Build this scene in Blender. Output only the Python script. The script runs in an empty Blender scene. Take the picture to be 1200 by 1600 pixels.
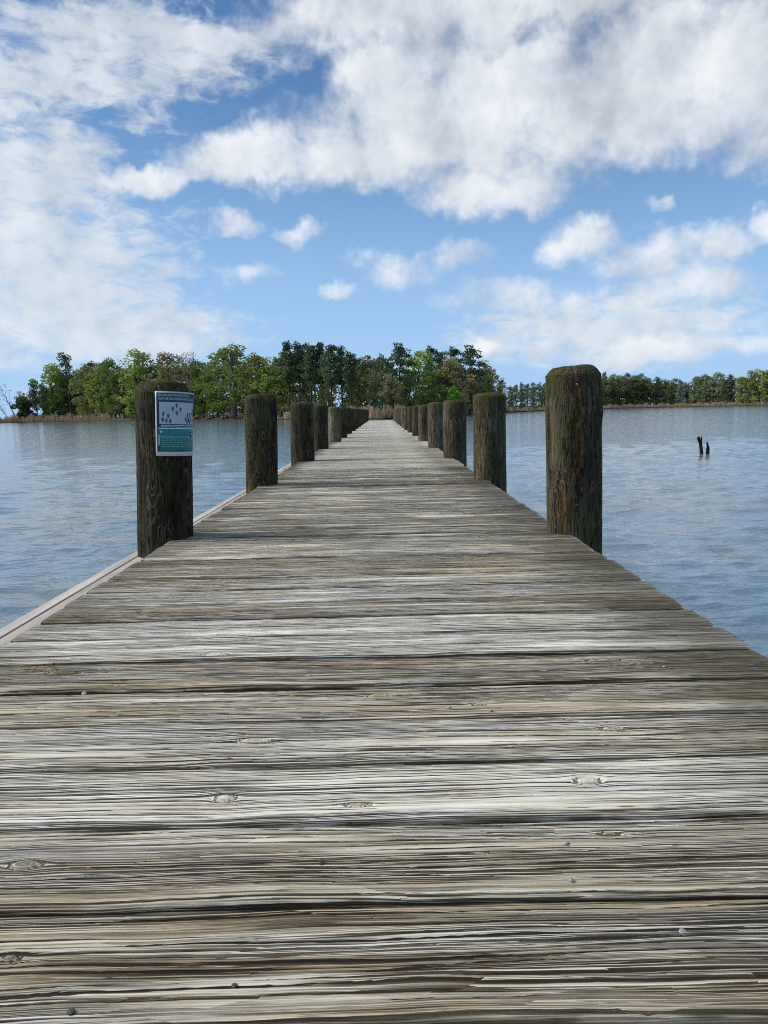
import bpy, math, random
import numpy as np
from mathutils import Vector, Matrix

R = math.radians
scene = bpy.context.scene
COL = scene.collection
CAM_H = 0.583          # camera height above the deck (deck top is z = 0)
WATER_Z = -1.12        # water level
LAND_Z = -0.70

# ------------------------------------------------------------------ camera
cam_data = bpy.data.cameras.new('camera')
cam_data.sensor_fit = 'VERTICAL'
cam_data.sensor_height = 36.0
cam_data.lens = 27.0
cam_data.clip_start = 0.05
cam_data.clip_end = 12000.0
cam = bpy.data.objects.new('camera', cam_data)
COL.objects.link(cam)
pitch, roll = math.atan(158 / 1200.0), R(1.3)
fwd = Vector((0, math.cos(pitch), -math.sin(pitch)))
up0 = Vector((0, math.sin(pitch), math.cos(pitch)))
right0 = Vector((1, 0, 0))
cr = right0 * math.cos(roll) - up0 * math.sin(roll)
cu = up0 * math.cos(roll) + right0 * math.sin(roll)
mw = Matrix.Identity(4)
for i in range(3):
    mw[i][0] = cr[i]; mw[i][1] = cu[i]; mw[i][2] = -fwd[i]
mw[2][3] = CAM_H
cam.matrix_world = mw
scene.camera = cam

# ------------------------------------------------------------------ sun, exposure
SUN_AZ, SUN_EL = -86.0, 40.0            # azimuth from +Y towards +X, elevation (degrees)
sun_data = bpy.data.lights.new('sun', 'SUN')
sun_data.energy = 3.8
sun_data.angle = R(32)
sun_data.color = (1.0, 0.93, 0.83)
sun = bpy.data.objects.new('sun', sun_data)
COL.objects.link(sun)
sd = Vector((math.sin(R(SUN_AZ)) * math.cos(R(SUN_EL)), math.cos(R(SUN_AZ)) * math.cos(R(SUN_EL)), math.sin(R(SUN_EL))))
sun.rotation_euler = sd.to_track_quat('Z', 'Y').to_euler()
vs = scene.view_settings
vs.view_transform = 'Standard'; vs.look = 'None'; vs.gamma = 1.0; vs.exposure = 0.12
vs.use_curve_mapping = False
scene.cycles.use_denoising = False
scene.cycles.pixel_filter_type = 'BLACKMAN_HARRIS'
scene.cycles.filter_width = 1.05
scene.cycles.max_bounces = 6
scene.cycles.caustics_reflective = False
scene.cycles.caustics_refractive = False
scene.cycles.sample_clamp_indirect = 2.0
scene.cycles.sample_clamp_direct = 6.0


# ------------------------------------------------------------------ node helper
class Nodes:
    def __init__(self, tree):
        self.t = tree
    def new(self, kind, **kw):
        n = self.t.nodes.new(kind)
        for k, v in kw.items():
            setattr(n, k, v)
        return n
    def put(self, sock, v):
        if v is None:
            return
        if isinstance(v, bpy.types.NodeSocket):
            self.t.links.new(v, sock)
        elif sock.type == 'RGBA' and not isinstance(v, (int, float)):
            sock.default_value = tuple(v)[:3] + (1.0,)
        elif sock.type in ('VECTOR', 'RGBA') and isinstance(v, (int, float)):
            sock.default_value = (v, v, v) if sock.type == 'VECTOR' else (v, v, v, 1)
        else:
            sock.default_value = v
    def m(self, op, a, b=None, c=None, clamp=False):
        n = self.new('ShaderNodeMath', operation=op); n.use_clamp = clamp
        for s, v in zip(n.inputs, (a, b, c)):
            self.put(s, v)
        return n.outputs[0]
    def v(self, op, a, b=None, scale=None):
        n = self.new('ShaderNodeVectorMath', operation=op)
        self.put(n.inputs[0], a); self.put(n.inputs[1], b)
        if scale is not None:
            self.put(n.inputs['Scale'], scale)
        return n.outputs['Value'] if op in ('LENGTH', 'DOT_PRODUCT', 'DISTANCE') else n.outputs[0]
    def comb(self, x, y, z):
        n = self.new('ShaderNodeCombineXYZ')
        for s, v in zip(n.inputs, (x, y, z)):
            self.put(s, v)
        return n.outputs[0]
    def sep(self, v):
        n = self.new('ShaderNodeSeparateXYZ'); self.put(n.inputs[0], v)
        return n.outputs[0], n.outputs[1], n.outputs[2]
    def noise(self, vec, scale=1.0, detail=2.0, rough=0.55, dist=0.0, color=False):
        n = self.new('ShaderNodeTexNoise')
        self.put(n.inputs['Vector'], vec)
        n.inputs['Scale'].default_value = scale; n.inputs['Detail'].default_value = detail
        n.inputs['Roughness'].default_value = rough; n.inputs['Distortion'].default_value = dist
        return n.outputs[1] if color else n.outputs[0]
    def ss(self, x, lo, hi):                 # smoothstep 0..1
        n = self.new('ShaderNodeMapRange', interpolation_type='SMOOTHSTEP')
        self.put(n.inputs[0], x); self.put(n.inputs[1], lo); self.put(n.inputs[2], hi)
        n.inputs[3].default_value = 0; n.inputs[4].default_value = 1
        return n.outputs[0]
    def mix(self, f, a, b, mode='MIX'):
        n = self.new('ShaderNodeMix', data_type='RGBA', blend_type=mode)
        self.put(n.inputs[0], f); self.put(n.inputs[6], a); self.put(n.inputs[7], b)
        return n.outputs[2]
    def ramp(self, f, stops):
        n = self.new('ShaderNodeValToRGB')
        self.put(n.inputs[0], f)
        el = n.color_ramp.elements
        while len(el) < len(stops):
            el.new(0.5)
        for e, (p, c) in zip(el, stops):
            e.position = p; e.color = tuple(c) + (1,)
        return n.outputs[0]
    def attr(self, name, kind='GEOMETRY'):
        return self.new('ShaderNodeAttribute', attribute_name=name, attribute_type=kind)


def material(name):
    mt = bpy.data.materials.new(name); mt.use_nodes = True
    nt = mt.node_tree; nt.nodes.clear()
    N = Nodes(nt)
    out = N.new('ShaderNodeOutputMaterial')
    return mt, N, out


def principled(N, out, color, rough=0.7, spec=0.3, normal=None):
    b = N.new('ShaderNodeBsdfPrincipled')
    N.put(b.inputs['Base Color'], color); N.put(b.inputs['Roughness'], rough)
    N.put(b.inputs['Specular IOR Level'], spec)
    if normal is not None:
        N.put(b.inputs['Normal'], normal)
    N.t.links.new(b.outputs[0], out.inputs['Surface'])
    return b


def bump(N, height, dist, strength=1.0):
    b = N.new('ShaderNodeBump')
    b.inputs['Distance'].default_value = dist; b.inputs['Strength'].default_value = strength
    N.put(b.inputs['Height'], height)
    return b.outputs[0]


# ------------------------------------------------------------------ world: Nishita sky with clouds
CUMULUS = [(4.68, 19.30, 10.49, 3.48, 1.00), (16.40, 19.50, 10.83, 4.35, 1.00), (25.00, 19.70, 7.89, 4.88, 1.00), (-8.86, 17.69, 5.60, 2.20, 1.00), (-1.24, 17.54, 5.89, 2.76, 1.00), (2.56, 25.46, 10.43, 2.76, 1.00), (8.69, 22.19, 10.51, 2.09, 0.90), (0.69, 22.10, 4.02, 1.77, 0.80), (18.36, 23.08, 8.70, 2.60, 0.80), (7.78, 15.24, 5.29, 1.90, 0.90), (-15.43, 16.16, 4.08, 1.07, 0.80), (13.79, 27.22, 15.84, 3.01, 1.00), (-10.41, 13.27, 2.77, 1.22, 0.55), (-5.95, 12.70, 2.28, 1.16, 0.28), (14.19, 11.36, 2.57, 2.04, 0.75), (18.66, 9.78, 3.45, 1.95, 0.70), (23.46, 10.44, 3.22, 1.72, 0.70), (26.25, 11.41, 1.28, 1.33, 0.70), (9.56, 7.92, 6.62, 1.91, 0.42), (1.55, 9.95, 3.69, 1.80, 0.30), (6.30, 11.08, 3.08, 1.69, 0.32), (-2.88, 8.59, 2.04, 0.88, 0.25), (-1.42, 11.05, 2.40, 0.94, 0.20), (-9.34, 9.63, 2.99, 1.11, 0.27), (18.79, 3.85, 4.49, 1.12, 0.65), (7.49, 4.16, 2.02, 0.72, 0.50), (25.61, 3.72, 1.69, 0.83, 0.50), (19.83, 12.50, 1.45, 0.67, 0.25), (14.01, 7.35, 3.45, 1.20, 0.35), (21.57, 7.70, 6.14, 1.72, 0.38)]
VEIL = [(-23.95, 9.72, 10.73, 6.52, 1.00), (-19.04, 5.74, 10.07, 2.33, 1.00), (-24.25, 15.43, 7.97, 3.25, 1.00), (-16.57, 23.56, 9.78, 2.62, 1.00), (-21.54, 20.69, 7.28, 2.37, 1.00), (-11.13, 23.96, 4.78, 2.00, 1.00), (16.21, 5.06, 10.50, 2.59, 1.00)]
world = bpy.data.worlds.new('World')
scene.world = world
world.use_nodes = True
wt = world.node_tree; wt.nodes.clear()


def cloud_group():
    """Clouds as a field over azimuth / elevation (degrees): in = (az, el, 0), out = density, veil."""
    g = bpy.data.node_groups.new('cloud_field', 'ShaderNodeTree')
    g.interface.new_socket('P', in_out='INPUT', socket_type='NodeSocketVector')
    g.interface.new_socket('Cumulus', in_out='OUTPUT', socket_type='NodeSocketFloat')
    g.interface.new_socket('Veil', in_out='OUTPUT', socket_type='NodeSocketFloat')
    N = Nodes(g)
    gi = N.new('NodeGroupInput'); go = N.new('NodeGroupOutput')
    P = gi.outputs[0]
    # domain warp, smaller towards the horizon where clouds are farther
    az, el, _ = N.sep(P)
    w1 = N.v('SUBTRACT', N.noise(P, 0.16, 4, 0.6, color=True), (0.5, 0.5, 0.5))
    w2 = N.v('SUBTRACT', N.noise(P, 0.7, 5, 0.62, color=True), (0.5, 0.5, 0.5))
    sc = N.ss(el, 0.0, 16.0)
    k1 = N.m('MULTIPLY_ADD', sc, 5.0, 0.9)
    k2 = N.m('MULTIPLY_ADD', sc, 1.0, 0.8)
    Q = N.v('ADD', P, N.v('ADD', N.v('SCALE', w1, scale=k1), N.v('SCALE', w2, scale=k2)))
    Q = N.v('MULTIPLY', Q, (1, 1, 0))
    def field(blobs):
        acc = None
        for a, e, ra, re, wt_ in blobs:
            d = N.v('MULTIPLY', N.v('SUBTRACT', Q, (a, e, 0)), (1 / ra, 1 / re, 1))
            b = N.m('SUBTRACT', wt_, N.v('DOT_PRODUCT', d, d))
            acc = b if acc is None else N.m('SMOOTH_MAX', acc, b, 0.55)
        return acc
    cu = field(CUMULUS); ve = field(VEIL)
    # beyond the frame the same broken cloud goes on, laid out by noise alone
    side = N.m('MAXIMUM', N.ss(N.m('ABSOLUTE', az), 27, 36), N.ss(el, 30, 38))
    free = N.m('MULTIPLY_ADD', N.noise(P, 0.055, 5, 0.6), 7.0, -3.7)
    cu = N.m('ADD', N.m('MULTIPLY', cu, N.m('SUBTRACT', 1.0, side)), N.m('MULTIPLY', free, side))
    f = N.noise(P, 0.30, 7, 0.54)
    f2 = N.noise(P, 1.7, 4, 0.52)
    cu = N.m('ADD', cu, N.m('MULTIPLY_ADD', f, 1.9, -0.90))
    cu = N.m('ADD', cu, N.m('MULTIPLY_ADD', f2, 0.42, -0.21))
    # streaky mottled veil
    pv = N.v('MULTIPLY', P, (0.55, 1.25, 1))
    vv = N.m('MULTIPLY_ADD', N.noise(pv, 0.75, 7, 0.62, 0.4), 3.6, -1.75)
    ve = N.m('ADD', N.m('MULTIPLY', N.m('MAXIMUM', ve, -1.2), 1.15), vv)
    N.put(go.inputs[0], cu); N.put(go.inputs[1], ve)
    return g


def build_world():
    N = Nodes(wt)
    out = N.new('ShaderNodeOutputWorld')
    tc = N.new('ShaderNodeTexCoord')
    D = tc.outputs['Generated']
    x, y, z = N.sep(D)
    az = N.m('MULTIPLY', N.m('ARCTAN2', x, y), 57.29578)
    el = N.m('MULTIPLY', N.m('ARCSINE', z), 57.29578)
    P = N.comb(az, el, 0.0)
    grp = cloud_group()
    def inst(p):
        n = N.new('ShaderNodeGroup'); n.node_tree = grp
        N.put(n.inputs[0], p)
        return n.outputs[0], n.outputs[1]
    cu, ve = inst(P)
    cu2, _ = inst(N.v('ADD', P, (-0.9, 0.9, 0)))
    sky = N.new('ShaderNodeTexSky', sky_type='NISHITA')
    sky.sun_disc = False
    sky.sun_elevation = R(SUN_EL); sky.sun_rotation = R(SUN_AZ)
    sky.air_density = 1.0; sky.dust_density = SKY_DUST; sky.ozone_density = 3.0
    hs = N.new('ShaderNodeHueSaturation')
    hs.inputs['Saturation'].default_value = SKY_SAT; hs.inputs['Value'].default_value = SKY_VAL
    N.put(hs.inputs['Color'], sky.outputs[0])
    col = N.mix(1.0, hs.outputs[0], SKY_TINT, 'MULTIPLY')
    # the air near the horizon is pale blue
    S = 1.0 / SKY_STRENGTH
    hz = N.m('SUBTRACT', 1.0, N.ss(el, -1.0, 24.0))
    col = N.mix(N.m('MULTIPLY', hz, 0.88), col, (0.34 * S, 0.57 * S, 0.90 * S))
    # clouds: bright thin rims, greyer where thick; relief from the density towards the sun
    a_cu = N.ss(cu, -0.45, 1.0)
    thick = N.ss(cu, 0.35, 2.2)
    rel = N.m('SUBTRACT', cu, cu2)
    soft = N.noise(P, 0.16, 4, 0.55)
    lit = N.m('ADD', N.m('MULTIPLY', rel, 0.20), N.m('MULTIPLY_ADD', thick, -0.40, 0.80))
    lit = N.m('ADD', lit, N.m('MULTIPLY_ADD', soft, 1.9, -1.02), clamp=True)
    ccol = N.ramp(lit, [(0.0, (0.33, 0.38, 0.44)), (0.35, (0.50, 0.54, 0.60)), (0.66, (0.69, 0.73, 0.78)), (1.0, (0.86, 0.885, 0.91))])
    ccol = N.v('SCALE', ccol, scale=S)
    vcol = N.v('SCALE', N.ramp(N.noise(P, 0.35, 4, 0.55), [(0.3, (0.53, 0.60, 0.68)), (0.7, (0.77, 0.81, 0.85))]), scale=S)
    a_ve = N.m('MULTIPLY', N.ss(ve, -0.45, 1.25), 0.86)
    # low sky: pale mist on the horizon
    up = N.ss(el, -0.5, 0.5)
    col = N.mix(N.m('MULTIPLY', a_ve, up), col, vcol)
    low = N.ss(el, 0.3, 2.0)
    col = N.mix(N.m('MULTIPLY', a_cu, N.m('MULTIPLY_ADD', low, 0.5, 0.45)), col, ccol)
    bg = N.new('ShaderNodeBackground')
    N.put(bg.inputs[0], col); bg.inputs[1].default_value = SKY_STRENGTH
    wt.links.new(bg.outputs[0], out.inputs[0])


SKY_STRENGTH, SKY_SAT, SKY_VAL, SKY_DUST, SKY_TINT = 0.10, 1.2, 1.05, 0.6, (1.0, 1.0, 1.0)
build_world()
world.cycles.sampling_method = 'MANUAL'
world.cycles.sample_map_resolution = 512


# ------------------------------------------------------------------ object helpers
def link(o, parent=None):
    COL.objects.link(o)
    if parent is not None:
        o.parent = parent
    return o


def mesh_from(name, verts, faces, mat=None, smooth=False):
    me = bpy.data.meshes.new(name)
    v = np.asarray(verts, dtype=np.float64)
    if isinstance(faces, np.ndarray):
        k = faces.shape[1]
        me.vertices.add(len(v)); me.vertices.foreach_set('co', v.ravel())
        me.loops.add(faces.size); me.loops.foreach_set('vertex_index', faces.ravel().astype(np.int32))
        me.polygons.add(len(faces))
        me.polygons.foreach_set('loop_start', np.arange(0, faces.size, k, dtype=np.int32))
        me.polygons.foreach_set('loop_total', np.full(len(faces), k, dtype=np.int32))
        me.update(calc_edges=True)
    else:
        me.from_pydata([tuple(p) for p in v], [], faces)
        me.update()
    if smooth:
        me.polygons.foreach_set('use_smooth', np.ones(len(me.polygons), dtype=bool))
    if mat is not None:
        me.materials.append(mat)
    return me


def set_attr(me, name, kind, data):
    a = me.attributes.new(name, kind, 'POINT')
    a.data.foreach_set('vector' if kind == 'FLOAT_VECTOR' else 'value', np.asarray(data, dtype=np.float32).ravel())


def obj(name, me, parent=None, loc=None, label=None, cat=None, group=None, kind=None, color=None):
    o = bpy.data.objects.new(name, me)
    if loc is not None:
        o.location = loc
    tag(o, label, cat, group, kind)
    if color is not None:
        o.color = color
    return link(o, parent)


def tag(o, label=None, cat=None, group=None, kind=None):
    if label: o['label'] = label
    if cat: o['category'] = cat
    if group: o['group'] = group
    if kind: o['kind'] = kind


def empty(name, loc, label, cat, group=None):
    return obj(name, None, None, loc, label, cat, group)


def grid_faces(nu, nv, wrap_u=False):
    """faces of a (nv rows) x (nu columns) vertex grid, row-major"""
    cu = nu if wrap_u else nu - 1
    i, j = np.meshgrid(np.arange(cu), np.arange(nv - 1))
    i = i.ravel(); j = j.ravel(); i2 = (i + 1) % nu
    return np.stack([j * nu + i, j * nu + i2, (j + 1) * nu + i2, (j + 1) * nu + i], 1)


def box_data(x0, x1, y0, y1, z0, z1):
    v = [(x0, y0, z0), (x1, y0, z0), (x1, y1, z0), (x0, y1, z0), (x0, y0, z1), (x1, y0, z1), (x1, y1, z1), (x0, y1, z1)]
    f = [(3, 2, 1, 0), (4, 5, 6, 7), (0, 1, 5, 4), (1, 2, 6, 5), (2, 3, 7, 6), (3, 0, 4, 7)]
    return v, f


def bevel_box(name, dims, mat, bev=0.004):
    """box with chamfered long edges, centred on x/y, top at z=0"""
    import bmesh
    bm = bmesh.new()
    bmesh.ops.create_cube(bm, size=1.0)
    for v in bm.verts:
        v.co = Vector((v.co.x * dims[0], v.co.y * dims[1], (v.co.z - 0.5) * dims[2]))
    bmesh.ops.bevel(bm, geom=bm.edges[:], offset=bev, segments=2, affect='EDGES', profile=0.6)
    me = bpy.data.meshes.new(name); bm.to_mesh(me); bm.free()
    me.materials.append(mat)
    return me


def tube(path, radii, n=6):
    """verts, quads of a tapered tube along a path"""
    P = np.asarray(path, float); V = []; F = []
    for k in range(len(P)):
        a = P[min(k + 1, len(P) - 1)] - P[max(k - 1, 0)]
        a = a / (np.linalg.norm(a) + 1e-9)
        s = np.cross(a, (0.0, 0.0, 1.0) if abs(a[2]) < 0.9 else (1.0, 0.0, 0.0)); s /= np.linalg.norm(s)
        t = np.cross(a, s)
        for q in range(n):
            an = 2 * math.pi * q / n
            V.append(P[k] + radii[k] * (s * math.cos(an) + t * math.sin(an)))
    for k in range(len(P) - 1):
        for q in range(n):
            F.append((k * n + q, k * n + (q + 1) % n, (k + 1) * n + (q + 1) % n, (k + 1) * n + q))
    return V, F


class Acc:
    """collects quads for one mesh"""
    def __init__(self): self.v = []; self.f = []; self.n = 0
    def add(self, V, F):
        self.v.append(np.asarray(V, float)); self.f.append(np.asarray(F, int) + self.n); self.n += len(V)
    def mesh(self, name, mat, smooth=False):
        return mesh_from(name, np.concatenate(self.v), np.concatenate(self.f), mat, smooth)


# ------------------------------------------------------------------ materials
def wood_plank_material(displace):
    """weathered decking: 'grain' = (along, across warped round knots, seed); object colour = tone, warmth, relief, moss"""
    mt, N, out = material('weathered_plank' if displace else 'weathered_plank_far')
    ga = N.attr('grain'); x, g, s = N.sep(ga.outputs['Vector'])
    edge = N.attr('edge').outputs['Fac']; knot = N.attr('knot').outputs['Fac']
    relief = N.attr('relief').outputs['Fac']
    oi = N.new('ShaderNodeObjectInfo')
    sepc = N.new('ShaderNodeSeparateColor'); N.put(sepc.inputs[0], oi.outputs['Color'])
    tone, warm, mossy = sepc.outputs[0], sepc.outputs[1], sepc.outputs[2]
    wob = N.noise(N.comb(N.m('MULTIPLY', x, 2.2), N.m('MULTIPLY', g, 14), s), 1, 2)
    g = N.m('ADD', g, N.m('MULTIPLY_ADD', wob, 0.022, -0.011))
    def st(fx, fg, k, detail, rough=0.6):
        return N.noise(N.comb(N.m('MULTIPLY', x, fx), N.m('MULTIPLY', g, fg), N.m('MULTIPLY', s, k)), 1, detail, rough)
    n1 = st(2.2, 120, 1.0, 3)            # ridges about 9 mm
    n2 = st(5.0, 360, 1.7, 2)            # fibres about 3 mm
    n3 = st(1.0, 26, 2.3, 2)             # broad bands
    nf = st(26.0, 800, 0.7, 1)           # hair-fine fibre
    vo = N.new('ShaderNodeTexVoronoi', feature='F1', voronoi_dimensions='3D')
    N.put(vo.inputs['Vector'], N.comb(N.m('MULTIPLY', x, 6.5), N.m('MULTIPLY', g, 95), s)); vo.inputs['Scale'].default_value = 1
    flk = N.sep(vo.outputs['Color'])[0]
    g = N.m('ADD', g, N.m('MULTIPLY', N.m('MULTIPLY', N.m('SUBTRACT', flk, 0.5), relief), 0.0024))
    # growth-ring splits: long thin lines following the grain, each with its own width and its own breaks
    def splits(F, amp, fx, seed, dens, wmax):
        ph = N.m('ADD', N.m('MULTIPLY', g, F), N.m('MULTIPLY', st(fx, F * 0.11, seed, 2.5), amp))
        ph = N.m('ADD', ph, N.m('MULTIPLY', s, seed))
        idn = N.m('FLOOR', ph); fr = N.m('FRACT', ph)
        wn = N.new('ShaderNodeTexWhiteNoise', noise_dimensions='2D')
        N.put(wn.inputs['Vector'], N.comb(idn, s, 0.0))
        brk = N.noise(N.comb(N.m('MULTIPLY', x, 3.1), N.m('MULTIPLY', idn, 7.31), s), 1, 3, 0.6)
        on = N.m('ADD', brk, N.m('MULTIPLY', wn.outputs[0], 0.34))
        wdt = N.m('ADD', N.m('MULTIPLY', N.ss(on, dens, dens + 0.05), 0.075), N.m('MULTIPLY', N.ss(on, dens + 0.02, dens + 0.26), wmax))
        d = N.m('ABSOLUTE', N.m('SUBTRACT', fr, 0.5))
        return N.m('SUBTRACT', 1.0, N.ss(N.m('SUBTRACT', d, wdt), -0.045, 0.008)), wn.outputs[0]
    s1, r1 = splits(92.0, 2.8, 0.75, 3.1, 0.585, N.m('MULTIPLY_ADD', relief, 0.13, 0.0))
    s2, r2 = splits(190.0, 4.2, 0.95, 5.3, 0.56, N.m('MULTIPLY_ADD', relief, 0.14, 0.04))
    s3, r3 = splits(380.0, 5.5, 1.4, 7.9, 0.565, 0.22)
    gate = N.ss(st(1.4, 22, 9.1, 2), 0.30, 0.52)          # some zones are split all over, some stay sound
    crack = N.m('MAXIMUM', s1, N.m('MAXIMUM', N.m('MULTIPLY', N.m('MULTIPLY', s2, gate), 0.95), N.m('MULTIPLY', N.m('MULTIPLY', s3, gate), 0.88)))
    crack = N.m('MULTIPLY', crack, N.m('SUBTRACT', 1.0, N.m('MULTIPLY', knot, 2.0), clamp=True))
    # broad relief is real displacement, the fine splits and fibres ride on it as bump
    low = N.m('ADD', N.m('MULTIPLY_ADD', n1, 0.6, -0.3), N.m('MULTIPLY_ADD', n3, 0.5, -0.25))
    low = N.m('MULTIPLY', N.m('SUBTRACT', low, N.m('MULTIPLY', s1, 0.25)), relief)
    fineh = N.m('SUBTRACT', N.m('ADD', N.m('MULTIPLY', n2, 0.35), N.m('MULTIPLY', flk, 0.16)), N.m('MULTIPLY', crack, 0.9))
    hh = N.m('MULTIPLY', N.m('ADD', fineh, N.m('MULTIPLY', n1, 0.5)), N.m('MULTIPLY_ADD', relief, 0.85, 0.22))
    # colour: pale bleached fibre, brown where it has rotted, grime in the splits
    v = N.m('MULTIPLY_ADD', n1, 0.30, -0.15)
    v = N.m('ADD', v, N.m('MULTIPLY_ADD', n2, 0.55, -0.275))
    v = N.m('ADD', v, N.m('MULTIPLY_ADD', n3, 0.62, -0.31))
    v = N.m('ADD', v, N.m('MULTIPLY_ADD', nf, 0.30, -0.15))
    v = N.m('ADD', v, N.m('MULTIPLY', N.m('SUBTRACT', r1, 0.5), 0.12))
    v = N.m('ADD', v, N.m('MULTIPLY', N.m('SUBTRACT', r2, 0.5), 0.26))
    v = N.m('ADD', v, N.m('MULTIPLY', N.m('SUBTRACT', r3, 0.5), 0.34))
    v = N.m('ADD', v, N.m('MULTIPLY', N.m('SUBTRACT', flk, 0.5), N.m('MULTIPLY', relief, 0.22)))
    v = N.m('MULTIPLY', v, N.m('MULTIPLY_ADD', relief, 0.75, 0.45))
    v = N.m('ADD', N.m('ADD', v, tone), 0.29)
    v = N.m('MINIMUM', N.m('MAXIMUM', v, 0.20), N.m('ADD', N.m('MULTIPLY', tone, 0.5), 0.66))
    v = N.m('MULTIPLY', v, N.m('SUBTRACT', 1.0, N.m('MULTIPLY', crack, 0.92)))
    v = N.m('SUBTRACT', v, N.m('MULTIPLY', knot, 0.36))
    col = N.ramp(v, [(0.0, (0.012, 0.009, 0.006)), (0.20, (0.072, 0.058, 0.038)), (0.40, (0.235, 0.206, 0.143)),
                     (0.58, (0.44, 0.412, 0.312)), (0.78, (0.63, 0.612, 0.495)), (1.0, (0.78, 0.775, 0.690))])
    patch = N.ss(st(1.6, 16, 7.7, 3), 0.42, 0.62)
    col = N.mix(N.m('MULTIPLY', patch, warm), col, N.mix(1.0, col, (0.84, 0.70, 0.54), 'MULTIPLY'))
    grey = N.ss(st(1.1, 16, 8.9, 3), 0.48, 0.66)
    bw = N.new('ShaderNodeRGBToBW'); N.put(bw.inputs[0], col)
    gcol = N.mix(1.0, bw.outputs[0], (1.0, 1.0, 0.96), 'MULTIPLY')
    col = N.mix(N.m('MULTIPLY', grey, 0.55), col, gcol)
    # rust-orange fresh wood here and there
    fresh = N.m('MULTIPLY', N.ss(st(3.2, 30, 9.3, 2), 0.69, 0.75), 0.55)
    col = N.mix(fresh, col, (0.36, 0.21, 0.11))
    # lichen and moss: along the joints and at the damp right end
    mn = N.noise(N.comb(N.m('MULTIPLY', x, 9), N.m('MULTIPLY', g, 40), s), 1, 3)
    em = N.m('MULTIPLY', N.m('MULTIPLY', edge, N.ss(mn, 0.38, 0.62)), 0.9)
    damp = N.m('MULTIPLY', N.ss(N.m('ADD', x, N.m('MULTIPLY', mn, 0.5)), 0.62, 1.08), 0.72)
    left = N.m('MULTIPLY', N.ss(N.m('ADD', N.m('MULTIPLY', x, -1.0), N.m('MULTIPLY', mn, 0.4)), 0.98, 1.25), 0.5)
    mossf = N.m('MAXIMUM', em, N.m('MULTIPLY', N.m('MAXIMUM', damp, left), mossy))
    col = N.mix(mossf, col, N.mix(n1, (0.020, 0.020, 0.009), (0.090, 0.082, 0.048)))
    nrm = None
    if displace:
        d = N.new('ShaderNodeDisplacement'); d.inputs['Midlevel'].default_value = 0.0
        d.inputs['Scale'].default_value = 0.0060
        N.put(d.inputs['Height'], low)
        N.t.links.new(d.outputs[0], out.inputs['Displacement'])
        mt.displacement_method = 'DISPLACEMENT'
        nrm = bump(N, N.m('MULTIPLY', fineh, N.m('MULTIPLY_ADD', relief, 0.85, 0.22)), 0.0045, 0.9)
    else:
        nrm = bump(N, hh, 0.006, 0.35)
    principled(N, out, col, 0.82, 0.18, nrm)
    return mt


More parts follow.
